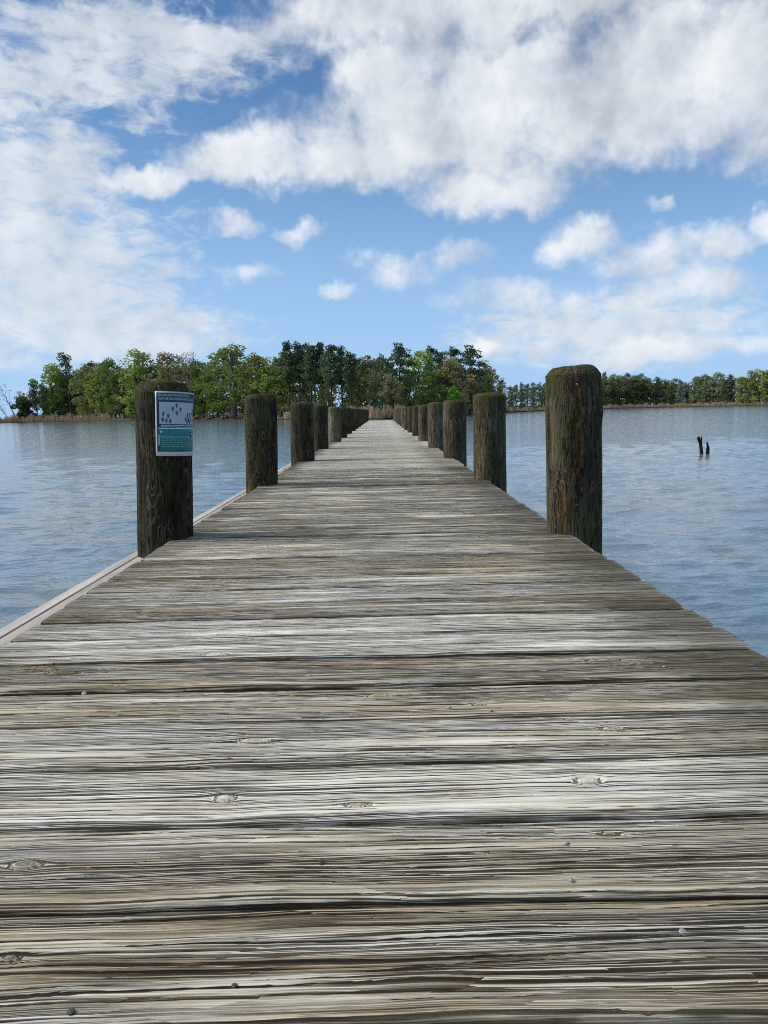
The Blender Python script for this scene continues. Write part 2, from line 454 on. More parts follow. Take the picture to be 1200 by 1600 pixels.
def piling_material(displace):
    """dark wet-stained piling: contour grain lines, moss, brown cracks.  object colour = moss, bleach, rust"""
    mt, N, out = material('weathered_piling' if displace else 'weathered_piling_far')
    P = N.attr('grain').outputs['Vector']          # metres, seed added
    scar = N.attr('scar').outputs['Fac']; topf = N.attr('topf').outputs['Fac']
    oi = N.new('ShaderNodeObjectInfo')
    sc = N.new('ShaderNodeSeparateColor'); N.put(sc.inputs[0], oi.outputs['Color'])
    moss, bleach, rust = sc.outputs[0], sc.outputs[1], sc.outputs[2]
    warp = N.v('SCALE', N.v('SUBTRACT', N.noise(P, 5, 2, color=True), (0.5, 0.5, 0.5)), scale=0.05)
    Q = N.v('ADD', P, warp)
    fib = N.noise(N.v('MULTIPLY', Q, (95, 95, 4.5)), 1, 3, 0.65)
    fine = N.noise(N.v('MULTIPLY', Q, (260, 260, 12)), 1, 2, 0.6)
    big = N.noise(N.v('MULTIPLY', Q, (11, 11, 2.2)), 1, 3, 0.6)
    # cathedral grain: contour lines of a stretched field
    fld = N.noise(N.v('MULTIPLY', Q, (13, 13, 2.6)), 1, 1.5, 0.4)
    ph = N.m('FRACT', N.m('MULTIPLY', fld, 19.0))
    line = N.m('SUBTRACT', 1.0, N.ss(N.m('ABSOLUTE', N.m('SUBTRACT', ph, 0.5)), 0.05, 0.2))
    line = N.m('MULTIPLY', line, N.ss(N.noise(N.v('MULTIPLY', P, (14, 14, 6)), 1, 2), 0.44, 0.6))
    ck = N.noise(N.v('MULTIPLY', Q, (34, 34, 1.7)), 1, 3, 0.55)
    crack = N.m('SUBTRACT', 1.0, N.ss(N.m('ABSOLUTE', N.m('SUBTRACT', ck, 0.5)), 0.004, 0.03))
    h = N.m('ADD', N.m('MULTIPLY', fib, 0.8), N.m('MULTIPLY', fine, 0.25))
    h = N.m('ADD', h, N.m('MULTIPLY', line, 0.22))
    h = N.m('SUBTRACT', h, N.m('MULTIPLY', crack, 0.8))
    v = N.m('ADD', N.m('MULTIPLY', fib, 0.75), N.m('MULTIPLY', big, 0.75))
    v = N.m('ADD', v, N.m('MULTIPLY', fine, 0.25))
    v = N.m('ADD', N.m('SUBTRACT', v, 0.38), N.m('MULTIPLY_ADD', bleach, 0.5, -0.12))
    v = N.m('SUBTRACT', v, N.m('MULTIPLY', crack, 0.3))
    col = N.ramp(v, [(0.10, (0.006, 0.005, 0.004)), (0.40, (0.022, 0.018, 0.012)), (0.58, (0.070, 0.058, 0.041)),
                     (0.76, (0.17, 0.148, 0.110)), (1.0, (0.31, 0.28, 0.22))])
    ring = N.attr('ring').outputs['Fac']
    rl = N.m('SUBTRACT', 1.0, N.ss(N.m('ABSOLUTE', N.m('SUBTRACT', N.m('FRACT', N.m('MULTIPLY', N.m('ADD', ring, N.m('MULTIPLY', big, 0.9)), 4.5)), 0.5)), 0.06, 0.22))
    rl = N.m('MULTIPLY', rl, N.m('SUBTRACT', 1.0, N.ss(ring, 1.0, 2.0)))
    line = N.m('MAXIMUM', line, rl)
    col = N.mix(N.m('MULTIPLY', line, 0.50), col, (0.20, 0.155, 0.10))
    col = N.mix(N.m('MULTIPLY', N.m('SUBTRACT', 1.0, N.ss(ring, 0.5, 1.3)), 0.55), col, N.mix(N.m('MULTIPLY', rl, fib), (0.03, 0.017, 0.012), (0.24, 0.16, 0.10)))
    red = N.m('MULTIPLY', N.m('ADD', scar, N.m('MULTIPLY', N.ss(big, 0.62, 0.72), 0.25), clamp=True), rust)
    col = N.mix(red, col, N.ramp(fib, [(0.3, (0.022, 0.012, 0.008)), (0.55, (0.105, 0.055, 0.030)), (0.75, (0.26, 0.165, 0.095))]))
    mn = N.noise(N.v('MULTIPLY', P, (16, 16, 5)), 1, 5, 0.65)
    mt_ = N.m('ADD', N.m('MULTIPLY', mn, 1.1), N.m('MULTIPLY', topf, 0.14))
    mf = N.m('MULTIPLY', N.m('MULTIPLY', N.ss(mt_, 0.48, 0.76), moss), N.ss(ring, 0.9, 1.7))
    col = N.mix(mf, col, N.mix(fine, (0.018, 0.023, 0.006), (0.095, 0.104, 0.030)))
    if displace:
        d = N.new('ShaderNodeDisplacement'); d.inputs['Midlevel'].default_value = 0.5
        d.inputs['Scale'].default_value = 0.0048
        N.put(d.inputs['Height'], h)
        N.t.links.new(d.outputs[0], out.inputs['Displacement'])
        mt.displacement_method = 'BOTH'
        nrm = None
    else:
        nrm = bump(N, h, 0.008, 0.8)
    principled(N, out, col, 0.85, 0.15, nrm)
    return mt


def water_material():
    mt, N, out = material('creek_water')
    tc = N.new('ShaderNodeNewGeometry')
    P = tc.outputs['Position']
    a = N.noise(N.v('MULTIPLY', P, (4.5, 9.0, 1)), 1, 3, 0.6)
    b = N.noise(N.v('MULTIPLY', P, (1.3, 3.2, 1)), 1, 3, 0.55)
    c = N.noise(N.v('MULTIPLY', P, (0.03, 0.09, 1)), 1, 4, 0.6)
    dist = N.v('LENGTH', N.v('MULTIPLY', P, (1, 1, 0)))
    calm = N.m('MULTIPLY_ADD', N.ss(dist, 12, 90), -0.72, 1.0)      # short chop near the pier, longer water outside
    h = N.m('ADD', N.m('MULTIPLY', N.m('MULTIPLY', a, calm), 0.026), N.m('MULTIPLY', b, 0.050))
    h = N.m('MULTIPLY', h, N.m('MULTIPLY_ADD', c, 0.6, 0.38))
    nrm = bump(N, h, 1.0, 1.0)
    silt = N.ss(N.noise(N.v('MULTIPLY', P, (0.28, 0.5, 1)), 1, 4), 0.45, 0.7)
    col = N.mix(silt, (0.125, 0.205, 0.275), (0.180, 0.220, 0.235))
    b_ = principled(N, out, col, 0.07, 0.5, nrm)
    b_.inputs['IOR'].default_value = 1.333
    return mt


def land_material():
    mt, N, out = material('marsh_ground')
    g = N.new('ShaderNodeNewGeometry'); P = g.outputs['Position']
    n = N.noise(P, 0.6, 5, 0.6)
    z = N.sep(P)[2]
    col = N.ramp(n, [(0.3, (0.035, 0.030, 0.018)), (0.55, (0.085, 0.075, 0.040)), (0.75, (0.13, 0.105, 0.06))])
    mud = N.m('SUBTRACT', 1.0, N.ss(z, -0.95, -0.72))
    col = N.mix(mud, col, (0.022, 0.019, 0.015))
    principled(N, out, col, 0.9, 0.1, bump(N, n, 0.3))
    return mt


def leaf_material(name, trans=0.3, spread=0.35):
    """object colour is the species colour; clumps vary by position"""
    mt, N, out = material(name)
    oi = N.new('ShaderNodeObjectInfo')
    tc = N.new('ShaderNodeTexCoord')
    n = N.noise(tc.outputs['Object'], 5.0, 3, 0.6)
    gi = N.new('ShaderNodeNewGeometry')
    r = N.m('ADD', N.m('MULTIPLY', n, 1.5), N.m('MULTIPLY', gi.outputs['Random Per Island'], 0.8))
    k = N.m('MULTIPLY_ADD', N.m('SUBTRACT', r, 1.15), spread * 1.6, 1.0)
    col = N.v('SCALE', oi.outputs['Color'], scale=k)
    hs = N.new('ShaderNodeHueSaturation')
    N.put(hs.inputs['Hue'], N.m('MULTIPLY_ADD', n, 0.05, 0.475)); N.put(hs.inputs['Color'], col)
    d = N.new('ShaderNodeBsdfDiffuse'); t = N.new('ShaderNodeBsdfTranslucent')
    N.put(d.inputs[0], hs.outputs[0]); N.put(t.inputs[0], hs.outputs[0])
    mx = N.new('ShaderNodeMixShader'); mx.inputs[0].default_value = trans
    N.t.links.new(d.outputs[0], mx.inputs[1]); N.t.links.new(t.outputs[0], mx.inputs[2])
    N.t.links.new(mx.outputs[0], out.inputs['Surface'])
    return mt


def plain(name, color, rough=0.7, spec=0.3, metal=0.0, vary=0.0, scale=30.0):
    mt, N, out = material(name)
    c = color
    if vary:
        tc = N.new('ShaderNodeTexCoord')
        n = N.noise(tc.outputs['Object'], scale, 4, 0.6)
        c = N.mix(n, tuple(v * (1 - vary) for v in color), tuple(min(1, v * (1 + vary)) for v in color))
    b = principled(N, out, c, rough, spec)
    b.inputs['Metallic'].default_value = metal
    return mt


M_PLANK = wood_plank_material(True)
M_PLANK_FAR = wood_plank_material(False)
M_PILE = piling_material(True)
M_PILE_FAR = piling_material(False)
M_WATER = water_material()
M_LAND = land_material()
M_LEAF = leaf_material('broad_leaves', 0.35)
M_NEEDLE = leaf_material('pine_needles', 0.15)
M_BARK = plain('bark', (0.055, 0.046, 0.037), 0.9, 0.1, vary=0.4, scale=8)
M_BARK_PALE = plain('pale_bark', (0.15, 0.135, 0.115), 0.9, 0.1, vary=0.35, scale=8)
M_DEAD = plain('dead_wood', (0.018, 0.015, 0.013), 0.9, 0.1, vary=0.4, scale=14)
M_REED = leaf_material('dry_reeds', 0.25, 0.45)
M_NAIL = plain('galvanised_nail', (0.36, 0.37, 0.38), 0.65, 0.35, 0.4, vary=0.25, scale=200)
M_NAIL_DARK = plain('rusty_nail', (0.085, 0.078, 0.072), 0.75, 0.25, 0.2, vary=0.3, scale=200)
M_BEAM = plain('wet_beam', (0.06, 0.052, 0.042), 0.9, 0.15, vary=0.4, scale=12)


# ------------------------------------------------------------------ water, land
def build_water():
    rng = np.random.default_rng(5)
    # rows run away from the pier head, spacing grows with distance; columns fan out
    ys = [-1.0]
    while ys[-1] < 75:
        ys.append(ys[-1] + max(0.040, 0.0085 * max(ys[-1], 0)))
    ys = np.array(ys); nu = 540
    u = np.linspace(-1, 1, nu)
    X = u[None, :] * (0.70 * np.maximum(ys, 0) + 4.0)[:, None]
    Y = np.repeat(ys[:, None], nu, 1)
    Z = np.zeros_like(X)
    for k in range(64):
        lam = 0.15 * (7.0 ** (k / 63.0))
        th = R(-96) + rng.normal(0, 0.50)
        dx, dy = math.cos(th), math.sin(th)
        amp = 0.0075 * lam ** 1.0 * rng.uniform(0.5, 1.3)
        kk = 2 * math.pi / lam
        space = np.maximum(0.042, 0.0085 * np.maximum(Y, 0))
        fade = np.clip((lam / space - 2.2) / 2.0, 0, 1)
        ph = rng.uniform(0, 6.28)
        # wave groups: each train swells and fades
        env = 0.55 + 0.45 * np.sin(0.9 * (dx * Y - dy * X) / (lam * 2.2) + ph * 3) * np.sin(0.5 * (dx * X + dy * Y) / (lam * 2.0) + ph)
        w = np.sin(kk * (dx * X + dy * Y) + ph + 0.6 * np.sin(1.7 * X + ph) * min(1, lam))
        Z += amp * fade * env * (w + 0.25 * np.cos(2 * np.arcsin(np.clip(w, -1, 1))))
    edge = np.clip((1 - np.abs(u)) * 12, 0, 1)[None, :] * np.clip((Y.max() - Y) / 45, 0, 1) * np.clip((Y - Y.min()) / 1.0, 0, 1)
    Z *= edge
    V = np.stack([X, Y, Z], 2).reshape(-1, 3)
    F = grid_faces(nu, len(ys))
    # the rest of the creek: coarse quads stitched outside the fan
    nv = len(ys); n0 = len(V)
    far = 5000.0
    extra = []; ef = []
    def addv(x, y):
        extra.append((x, y, 0.0)); return n0 + len(extra) - 1
    L = [addv(-far, y * (far / 75) if y > 0 else y) for y in ys[::40]] 
    ids = list(range(0, nv, 40))
    if ids[-1] != nv - 1:
        ids.append(nv - 1); L.append(addv(-far, ys[-1] * far / 75))
    Rr = [addv(far, extra[i][1]) for i in range(len(L))]
    polys = [tuple(f) for f in F]
    for a in range(len(ids) - 1):
        polys.append(tuple([L[a]] + [r * nu for r in range(ids[a], ids[a + 1] + 1)] + [L[a + 1]]))
        polys.append(tuple([r * nu + nu - 1 for r in range(ids[a], ids[a + 1] + 1)][::-1] + [Rr[a], Rr[a + 1]]))
    b0, b1 = addv(-far, -far), addv(far, -far)
    polys.append(tuple([b0, b1, Rr[0]] + [i for i in range(nu - 1, -1, -1)] + [L[0]]))
    polys.append(tuple([L[-1]] + [(nv - 1) * nu + i for i in range(nu)] + [Rr[-1]]))
    V = np.concatenate([V, np.array(extra)])
    me = mesh_from('water', V, polys, M_WATER, True)
    obj('water', me, None, (0, 0, WATER_Z), kind='structure')


build_water()

SHORE = [(-44.68, 430), (-34.97, 440), (-26.24, 427), (-22.31, 395), (-18.14, 314), (-11.51, 253), (-7.37, 205), (-3.61, 165), (0.17, 152), (4.42, 185), (9.09, 286), (12.29, 390), (15.85, 470), (20.55, 500), (26.51, 450), (36.75, 420), (47.13, 400)]
TREES = [
    (-25.20, 432, 20.1, 'bare', 'bud', 0.90, -22, 'bare grey tree leaning left at the far left edge of the shore', None),
    (-25.63, 438, 13.3, 'bare', 'bud', 0.70, -30, 'small bare stump tree low beside the leaning bare tree', None),
    (-24.85, 437, 15.1, 'oak', 'pale', 0.80, 0, 'thin pale sapling beside the leaning bare tree', None),
    (-24.81, 427, 11.0, 'bush', 'dark', 1.20, 0, 'dark round shrub beside the leaning bare tree', None),
    (-23.91, 422, 18.3, 'pine', 'dark', 1.00, -4, 'short dark pine standing first at the left end of the wood', None),
    (-23.59, 417, 17.5, 'pine', 'pine', 0.90, 3, 'second short dark pine at the left end of the wood', None),
    (-24.22, 428, 15.4, 'oak', 'pale', 0.70, 0, 'pale thin leafed tree at the left end of the wood', None),
    (-22.95, 422, 27.1, 'oak', 'bright', 1.00, 0, 'bright green round crowned tree left of the lone tall pine', None),
    (-21.78, 392, 29.7, 'lonepine', 'dark', 0.90, -3, 'tall lone pine with bare slanting trunk at the marsh edge', None),
    (-22.27, 418, 20.6, 'oak', 'green', 0.90, 0, 'mid green tree behind the lone tall pine', None),
    (-20.79, 381, 24.0, 'oak2', 'olive', 1.00, 0, 'olive green tree with forked trunk right of the lone tall pine', None),
    (-20.42, 392, 26.1, 'pine', 'dark', 1.20, 0, 'dark pine top behind the forked olive tree', None),
    (-19.83, 366, 24.0, 'oak', 'yellow', 0.90, 0, 'yellow green tree between lone tall pine and signed piling', None),
    (-19.54, 377, 25.2, 'pine', 'dark', 1.20, 0, 'dark pine crown behind the yellow green tree', None),
    (-18.95, 347, 24.9, 'oak2', 'green', 0.85, 0, 'slim green tree with spiky top left of the signed piling', None),
    (-18.31, 343, 20.1, 'oak', 'olive', 1.00, 0, 'olive tree just left of the signed piling', None),
    (-17.41, 321, 26.1, 'oak2', 'bright', 1.15, 0, 'tall bright green tree right behind the signed piling', None),
    (-16.28, 319, 20.7, 'oak', 'green', 0.90, 0, 'dark green tree showing above the signed piling', None),
    (-15.18, 304, 23.8, 'oak', 'bud', 1.10, 0, 'brown budding tree above the sign', None),
    (-13.81, 296, 23.4, 'thin', 'bud', 1.00, 0, 'thin brown budding tree with sky showing through, right of the sign', None),
    (-12.96, 292, 19.9, 'oak', 'green', 0.80, 0, 'green tree beside the thin budding tree', None),
    (-11.96, 277, 19.3, 'oak', 'green', 0.90, 0, 'left shoulder tree of the great green oak', None),
    (-10.78, 254, 22.4, 'oakbig', 'green', 1.25, 0, 'great spreading green oak with stout trunk at the waterside', None),
    (-9.13, 241, 18.8, 'oak', 'olive', 1.00, 0, 'olive green tree over the second left piling', None),
    (-8.11, 236, 17.4, 'oak', 'bright', 1.00, 0, 'fresh green tree between great oak and central pines', None),
    (-7.37, 231, 16.1, 'oak', 'green', 0.90, 0, 'green tree at the left foot of the central pines', None),
    (-6.76, 212, 18.9, 'pinetall', 'pine', 1.00, 0, 'first tall dark pine from the left in the close central clump', 'pines of the dark central clump'),
    (-5.96, 210, 18.5, 'pinetall', 'dark', 1.00, 0, 'second tall dark pine from the left in the close central clump', 'pines of the dark central clump'),
    (-5.17, 194, 17.3, 'pinetall', 'pine', 1.00, 0, 'third tall dark pine from the left in the close central clump', 'pines of the dark central clump'),
    (-4.46, 196, 17.5, 'pinetall', 'dark', 1.00, 0, 'fourth tall dark pine from the left in the close central clump', 'pines of the dark central clump'),
    (-3.66, 180, 15.6, 'pinetall', 'pine', 1.00, 0, 'fifth tall dark pine from the left in the close central clump', 'pines of the dark central clump'),
    (-2.91, 183, 15.2, 'pinetall', 'dark', 1.00, 0, 'sixth tall dark pine from the left in the close central clump', 'pines of the dark central clump'),
    (-2.24, 176, 13.7, 'pinetall', 'dark', 1.00, 0, 'last tall dark pine from the left in the close central clump', 'pines of the dark central clump'),
    (-1.63, 208, 14.4, 'pine', 'dark', 1.00, 0, 'distant dark pine in the low gap above the pier end', 'distant pines in the gap above the pier end'),
    (-1.11, 216, 14.6, 'pine', 'dark', 1.00, 0, 'distant dark pine in the low gap above the pier end', 'distant pines in the gap above the pier end'),
    (-0.59, 225, 14.7, 'pine', 'dark', 1.00, 0, 'distant dark pine in the low gap above the pier end', 'distant pines in the gap above the pier end'),
    (-0.11, 213, 14.4, 'pine', 'dark', 1.00, 0, 'distant dark pine in the low gap above the pier end', 'distant pines in the gap above the pier end'),
    (0.45, 204, 13.4, 'pine', 'dark', 1.00, 0, 'distant dark pine in the low gap above the pier end', 'distant pines in the gap above the pier end'),
    (-0.49, 178, 10.5, 'thin', 'bud', 1.00, 0, 'bare brownish tree low in the gap above the pier end', None),
    (0.03, 158, 4.1, 'cedar', 'dark', 1.00, 0, 'small dark cone shaped cedar in the marsh above the pier end', None),
    (1.40, 176, 15.1, 'pine', 'dark', 1.25, 0, 'big dark pine first on the left of the right hand wood', None),
    (0.74, 172, 9.2, 'oak', 'bud', 1.00, 0, 'brown tinged tree under the big dark pine', None),
    (2.77, 190, 15.4, 'oak', 'bright', 1.10, 0, 'bright green crown between two pines of the right hand wood', None),
    (2.06, 177, 8.6, 'oak', 'olive', 1.20, 0, 'low olive tree over the far right pilings', None),
    (3.76, 204, 16.8, 'pine', 'dark', 1.00, 0, 'dark pine right of the bright green crown', None),
    (4.52, 217, 16.5, 'pine', 'pine', 1.00, 0, 'middle pine behind the tan crowned tree', None),
    (5.03, 212, 14.6, 'oak', 'tan', 1.20, 0, 'tan crowned budding tree in the middle of the right hand wood', None),
    (5.41, 228, 18.3, 'pine', 'dark', 1.10, 0, 'flat topped dark pine behind the tan crowned tree', None),
    (3.39, 185, 8.9, 'oak', 'green', 1.10, 0, 'low dark green tree in the right hand wood', None),
    (4.42, 191, 6.7, 'oak', 'green', 1.10, 0, 'low green tree above the third right piling', None),
    (5.13, 202, 7.1, 'bush', 'lime', 1.20, 0, 'vivid green bush above the third right piling', None),
    (6.58, 247, 19.6, 'pine', 'dark', 1.30, 0, 'broad dark pine with layered top at the right of the wood', None),
    (7.33, 260, 16.7, 'oak', 'olive', 1.10, 0, 'olive tree at the right shoulder of the wood', None),
    (6.53, 234, 10.6, 'oak', 'tan', 1.10, 0, 'tan tree low above the second right piling', None),
    (8.07, 278, 14.7, 'oak', 'tan', 0.90, 0, 'tan budding tree at the right end of the wood', None),
    (8.72, 290, 12.0, 'thin', 'bud', 0.90, 0, 'thin bare tree last at the right end of the wood', None),
    (8.40, 273, 7.0, 'bush', 'dark', 1.40, 0, 'dark shrub at the right end of the wood', None),
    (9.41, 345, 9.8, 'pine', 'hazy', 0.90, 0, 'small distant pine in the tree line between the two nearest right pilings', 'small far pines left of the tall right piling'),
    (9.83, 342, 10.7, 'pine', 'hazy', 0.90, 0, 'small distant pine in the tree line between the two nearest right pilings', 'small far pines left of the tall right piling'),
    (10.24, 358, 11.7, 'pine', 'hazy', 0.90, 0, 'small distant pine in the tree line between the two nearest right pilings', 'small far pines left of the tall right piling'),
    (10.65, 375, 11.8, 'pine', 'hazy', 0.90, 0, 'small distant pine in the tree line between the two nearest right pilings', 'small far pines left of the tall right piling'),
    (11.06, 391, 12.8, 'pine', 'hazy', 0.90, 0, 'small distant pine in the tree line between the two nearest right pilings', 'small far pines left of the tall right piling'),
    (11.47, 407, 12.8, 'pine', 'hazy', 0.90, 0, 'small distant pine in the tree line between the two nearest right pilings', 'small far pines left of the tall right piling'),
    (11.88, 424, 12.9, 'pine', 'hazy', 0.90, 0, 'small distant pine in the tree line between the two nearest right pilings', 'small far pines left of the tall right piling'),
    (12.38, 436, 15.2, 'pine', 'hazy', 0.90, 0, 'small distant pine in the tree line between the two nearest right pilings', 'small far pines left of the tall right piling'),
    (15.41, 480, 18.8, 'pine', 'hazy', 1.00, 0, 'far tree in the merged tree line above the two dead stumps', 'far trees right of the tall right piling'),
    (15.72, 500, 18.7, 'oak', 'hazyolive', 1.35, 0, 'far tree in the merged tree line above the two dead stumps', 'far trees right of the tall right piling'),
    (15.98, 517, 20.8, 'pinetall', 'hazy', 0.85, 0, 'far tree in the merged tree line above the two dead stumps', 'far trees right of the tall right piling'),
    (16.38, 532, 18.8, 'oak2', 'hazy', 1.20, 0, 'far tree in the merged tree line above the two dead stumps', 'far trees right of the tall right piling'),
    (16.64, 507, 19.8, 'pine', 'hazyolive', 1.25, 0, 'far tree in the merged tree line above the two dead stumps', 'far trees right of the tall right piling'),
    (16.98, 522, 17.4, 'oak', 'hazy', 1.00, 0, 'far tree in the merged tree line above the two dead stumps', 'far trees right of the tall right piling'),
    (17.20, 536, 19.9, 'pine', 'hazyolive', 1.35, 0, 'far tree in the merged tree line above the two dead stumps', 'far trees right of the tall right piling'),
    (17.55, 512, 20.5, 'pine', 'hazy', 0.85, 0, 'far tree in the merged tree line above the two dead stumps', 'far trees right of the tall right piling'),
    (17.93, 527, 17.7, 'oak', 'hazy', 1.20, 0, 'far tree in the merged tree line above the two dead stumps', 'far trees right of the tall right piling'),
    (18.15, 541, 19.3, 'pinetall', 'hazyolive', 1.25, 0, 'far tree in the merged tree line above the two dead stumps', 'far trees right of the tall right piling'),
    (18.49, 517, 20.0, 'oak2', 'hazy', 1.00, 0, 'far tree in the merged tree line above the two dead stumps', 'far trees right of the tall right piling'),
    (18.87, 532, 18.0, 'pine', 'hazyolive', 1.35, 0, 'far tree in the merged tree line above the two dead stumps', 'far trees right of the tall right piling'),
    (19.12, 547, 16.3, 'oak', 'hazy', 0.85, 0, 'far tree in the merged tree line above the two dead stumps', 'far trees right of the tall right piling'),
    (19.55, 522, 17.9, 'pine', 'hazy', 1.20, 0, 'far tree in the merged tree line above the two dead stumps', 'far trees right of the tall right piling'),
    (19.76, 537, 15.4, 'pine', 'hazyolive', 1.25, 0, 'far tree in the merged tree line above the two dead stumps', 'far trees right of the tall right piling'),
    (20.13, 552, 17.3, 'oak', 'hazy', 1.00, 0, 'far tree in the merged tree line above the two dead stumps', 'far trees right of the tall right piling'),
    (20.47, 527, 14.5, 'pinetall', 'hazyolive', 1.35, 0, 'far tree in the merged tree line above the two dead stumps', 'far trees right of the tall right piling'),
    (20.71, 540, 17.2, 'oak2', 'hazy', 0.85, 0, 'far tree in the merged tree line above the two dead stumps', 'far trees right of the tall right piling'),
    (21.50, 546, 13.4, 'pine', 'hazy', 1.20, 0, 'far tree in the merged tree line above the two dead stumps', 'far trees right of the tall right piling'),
    (21.05, 506, 15.0, 'pine', 'hazy', 1.00, 0, 'round topped pine standing forward of the far tree line', None),
    (22.03, 502, 16.8, 'oak', 'hazyolive', 1.00, 0, 'dull olive round tree in the far line right of the stumps', None),
    (22.72, 500, 17.7, 'oak', 'hazyolive', 1.10, 0, 'broad olive tree right of the dull round one', None),
    (23.48, 498, 18.5, 'oak2', 'hazyolive', 1.20, 0, 'tall olive tree left of the yellow green far trees', None),
    (24.19, 494, 16.6, 'pine', 'hazy', 1.10, 0, 'dark pine between olive and yellow green far trees', None),
    (24.90, 472, 15.4, 'oak', 'yellow', 0.90, 0, 'small yellow green tree at the right shore edge', None),
    (25.40, 470, 17.9, 'oak2', 'hazyolive', 1.00, 0, 'taller green tree beside the yellow green one on the right shore', None),
    (25.98, 469, 19.0, 'oak', 'yellow', 1.10, 0, 'big yellow green tree near the right edge of the picture', None),
    (26.62, 468, 18.4, 'oak', 'hazyolive', 1.10, 0, 'dull green tree cut by the right edge of the picture', None),
]


def shore_dist(az):
    return float(np.interp(az, [a for a, _ in SHORE], [d for _, d in SHORE]))


def build_land():
    rng = np.random.default_rng(11)
    azs = np.linspace(-100, 100, 900)
    base = np.array([shore_dist(a) for a in azs])
    # ragged marsh edge
    rag = np.zeros(len(azs))
    for f, a in ((7, 3.0), (19, 2.0), (47, 1.2), (113, 0.8)):
        rag += a * np.sin(np.radians(azs) * f * 2 + rng.uniform(0, 6))
    base = base + rag
    offs = [(-1.0, WATER_Z - 0.3), (0.0, WATER_Z + 0.05), (0.25, WATER_Z + 0.32), (3.0, LAND_Z - 0.02), (12, LAND_Z), (60, LAND_Z + 0.4), (250, LAND_Z + 1.0), (4500, LAND_Z + 1.5)]
    V = []
    for o, z in offs:
        for a, d in zip(azs, base):
            r = d + o
            V.append((r * math.sin(R(a)), r * math.cos(R(a)), z + (rng.normal(0, 0.06) if 0 < o < 20 else 0)))
    F = grid_faces(len(azs), len(offs))
    obj('land', mesh_from('land', V, F, M_LAND, False), kind='structure')
    return azs, base


AZS, EDGE = build_land()


def edge_at(a):
    return float(np.interp(a, AZS, EDGE))


def quads_at(P, size_u, size_v, rng, up_bias=0.0):
    """one randomly turned quad per point"""
    n = len(P)
    a = rng.normal(size=(n, 3)); a[:, 2] += up_bias
    a /= np.linalg.norm(a, axis=1)[:, None]
    b = rng.normal(size=(n, 3)); b -= a * (a * b).sum(1)[:, None]; b /= np.linalg.norm(b, axis=1)[:, None]
    c = np.cross(a, b)
    su = (size_u * rng.uniform(0.6, 1.4, n))[:, None]; sv = (size_v * rng.uniform(0.6, 1.4, n))[:, None]
    V = np.stack([P - b * su, P - c * sv, P + b * su, P + c * sv], 1).reshape(-1, 3)
    F = np.arange(4 * n).reshape(n, 4)
    return V, F


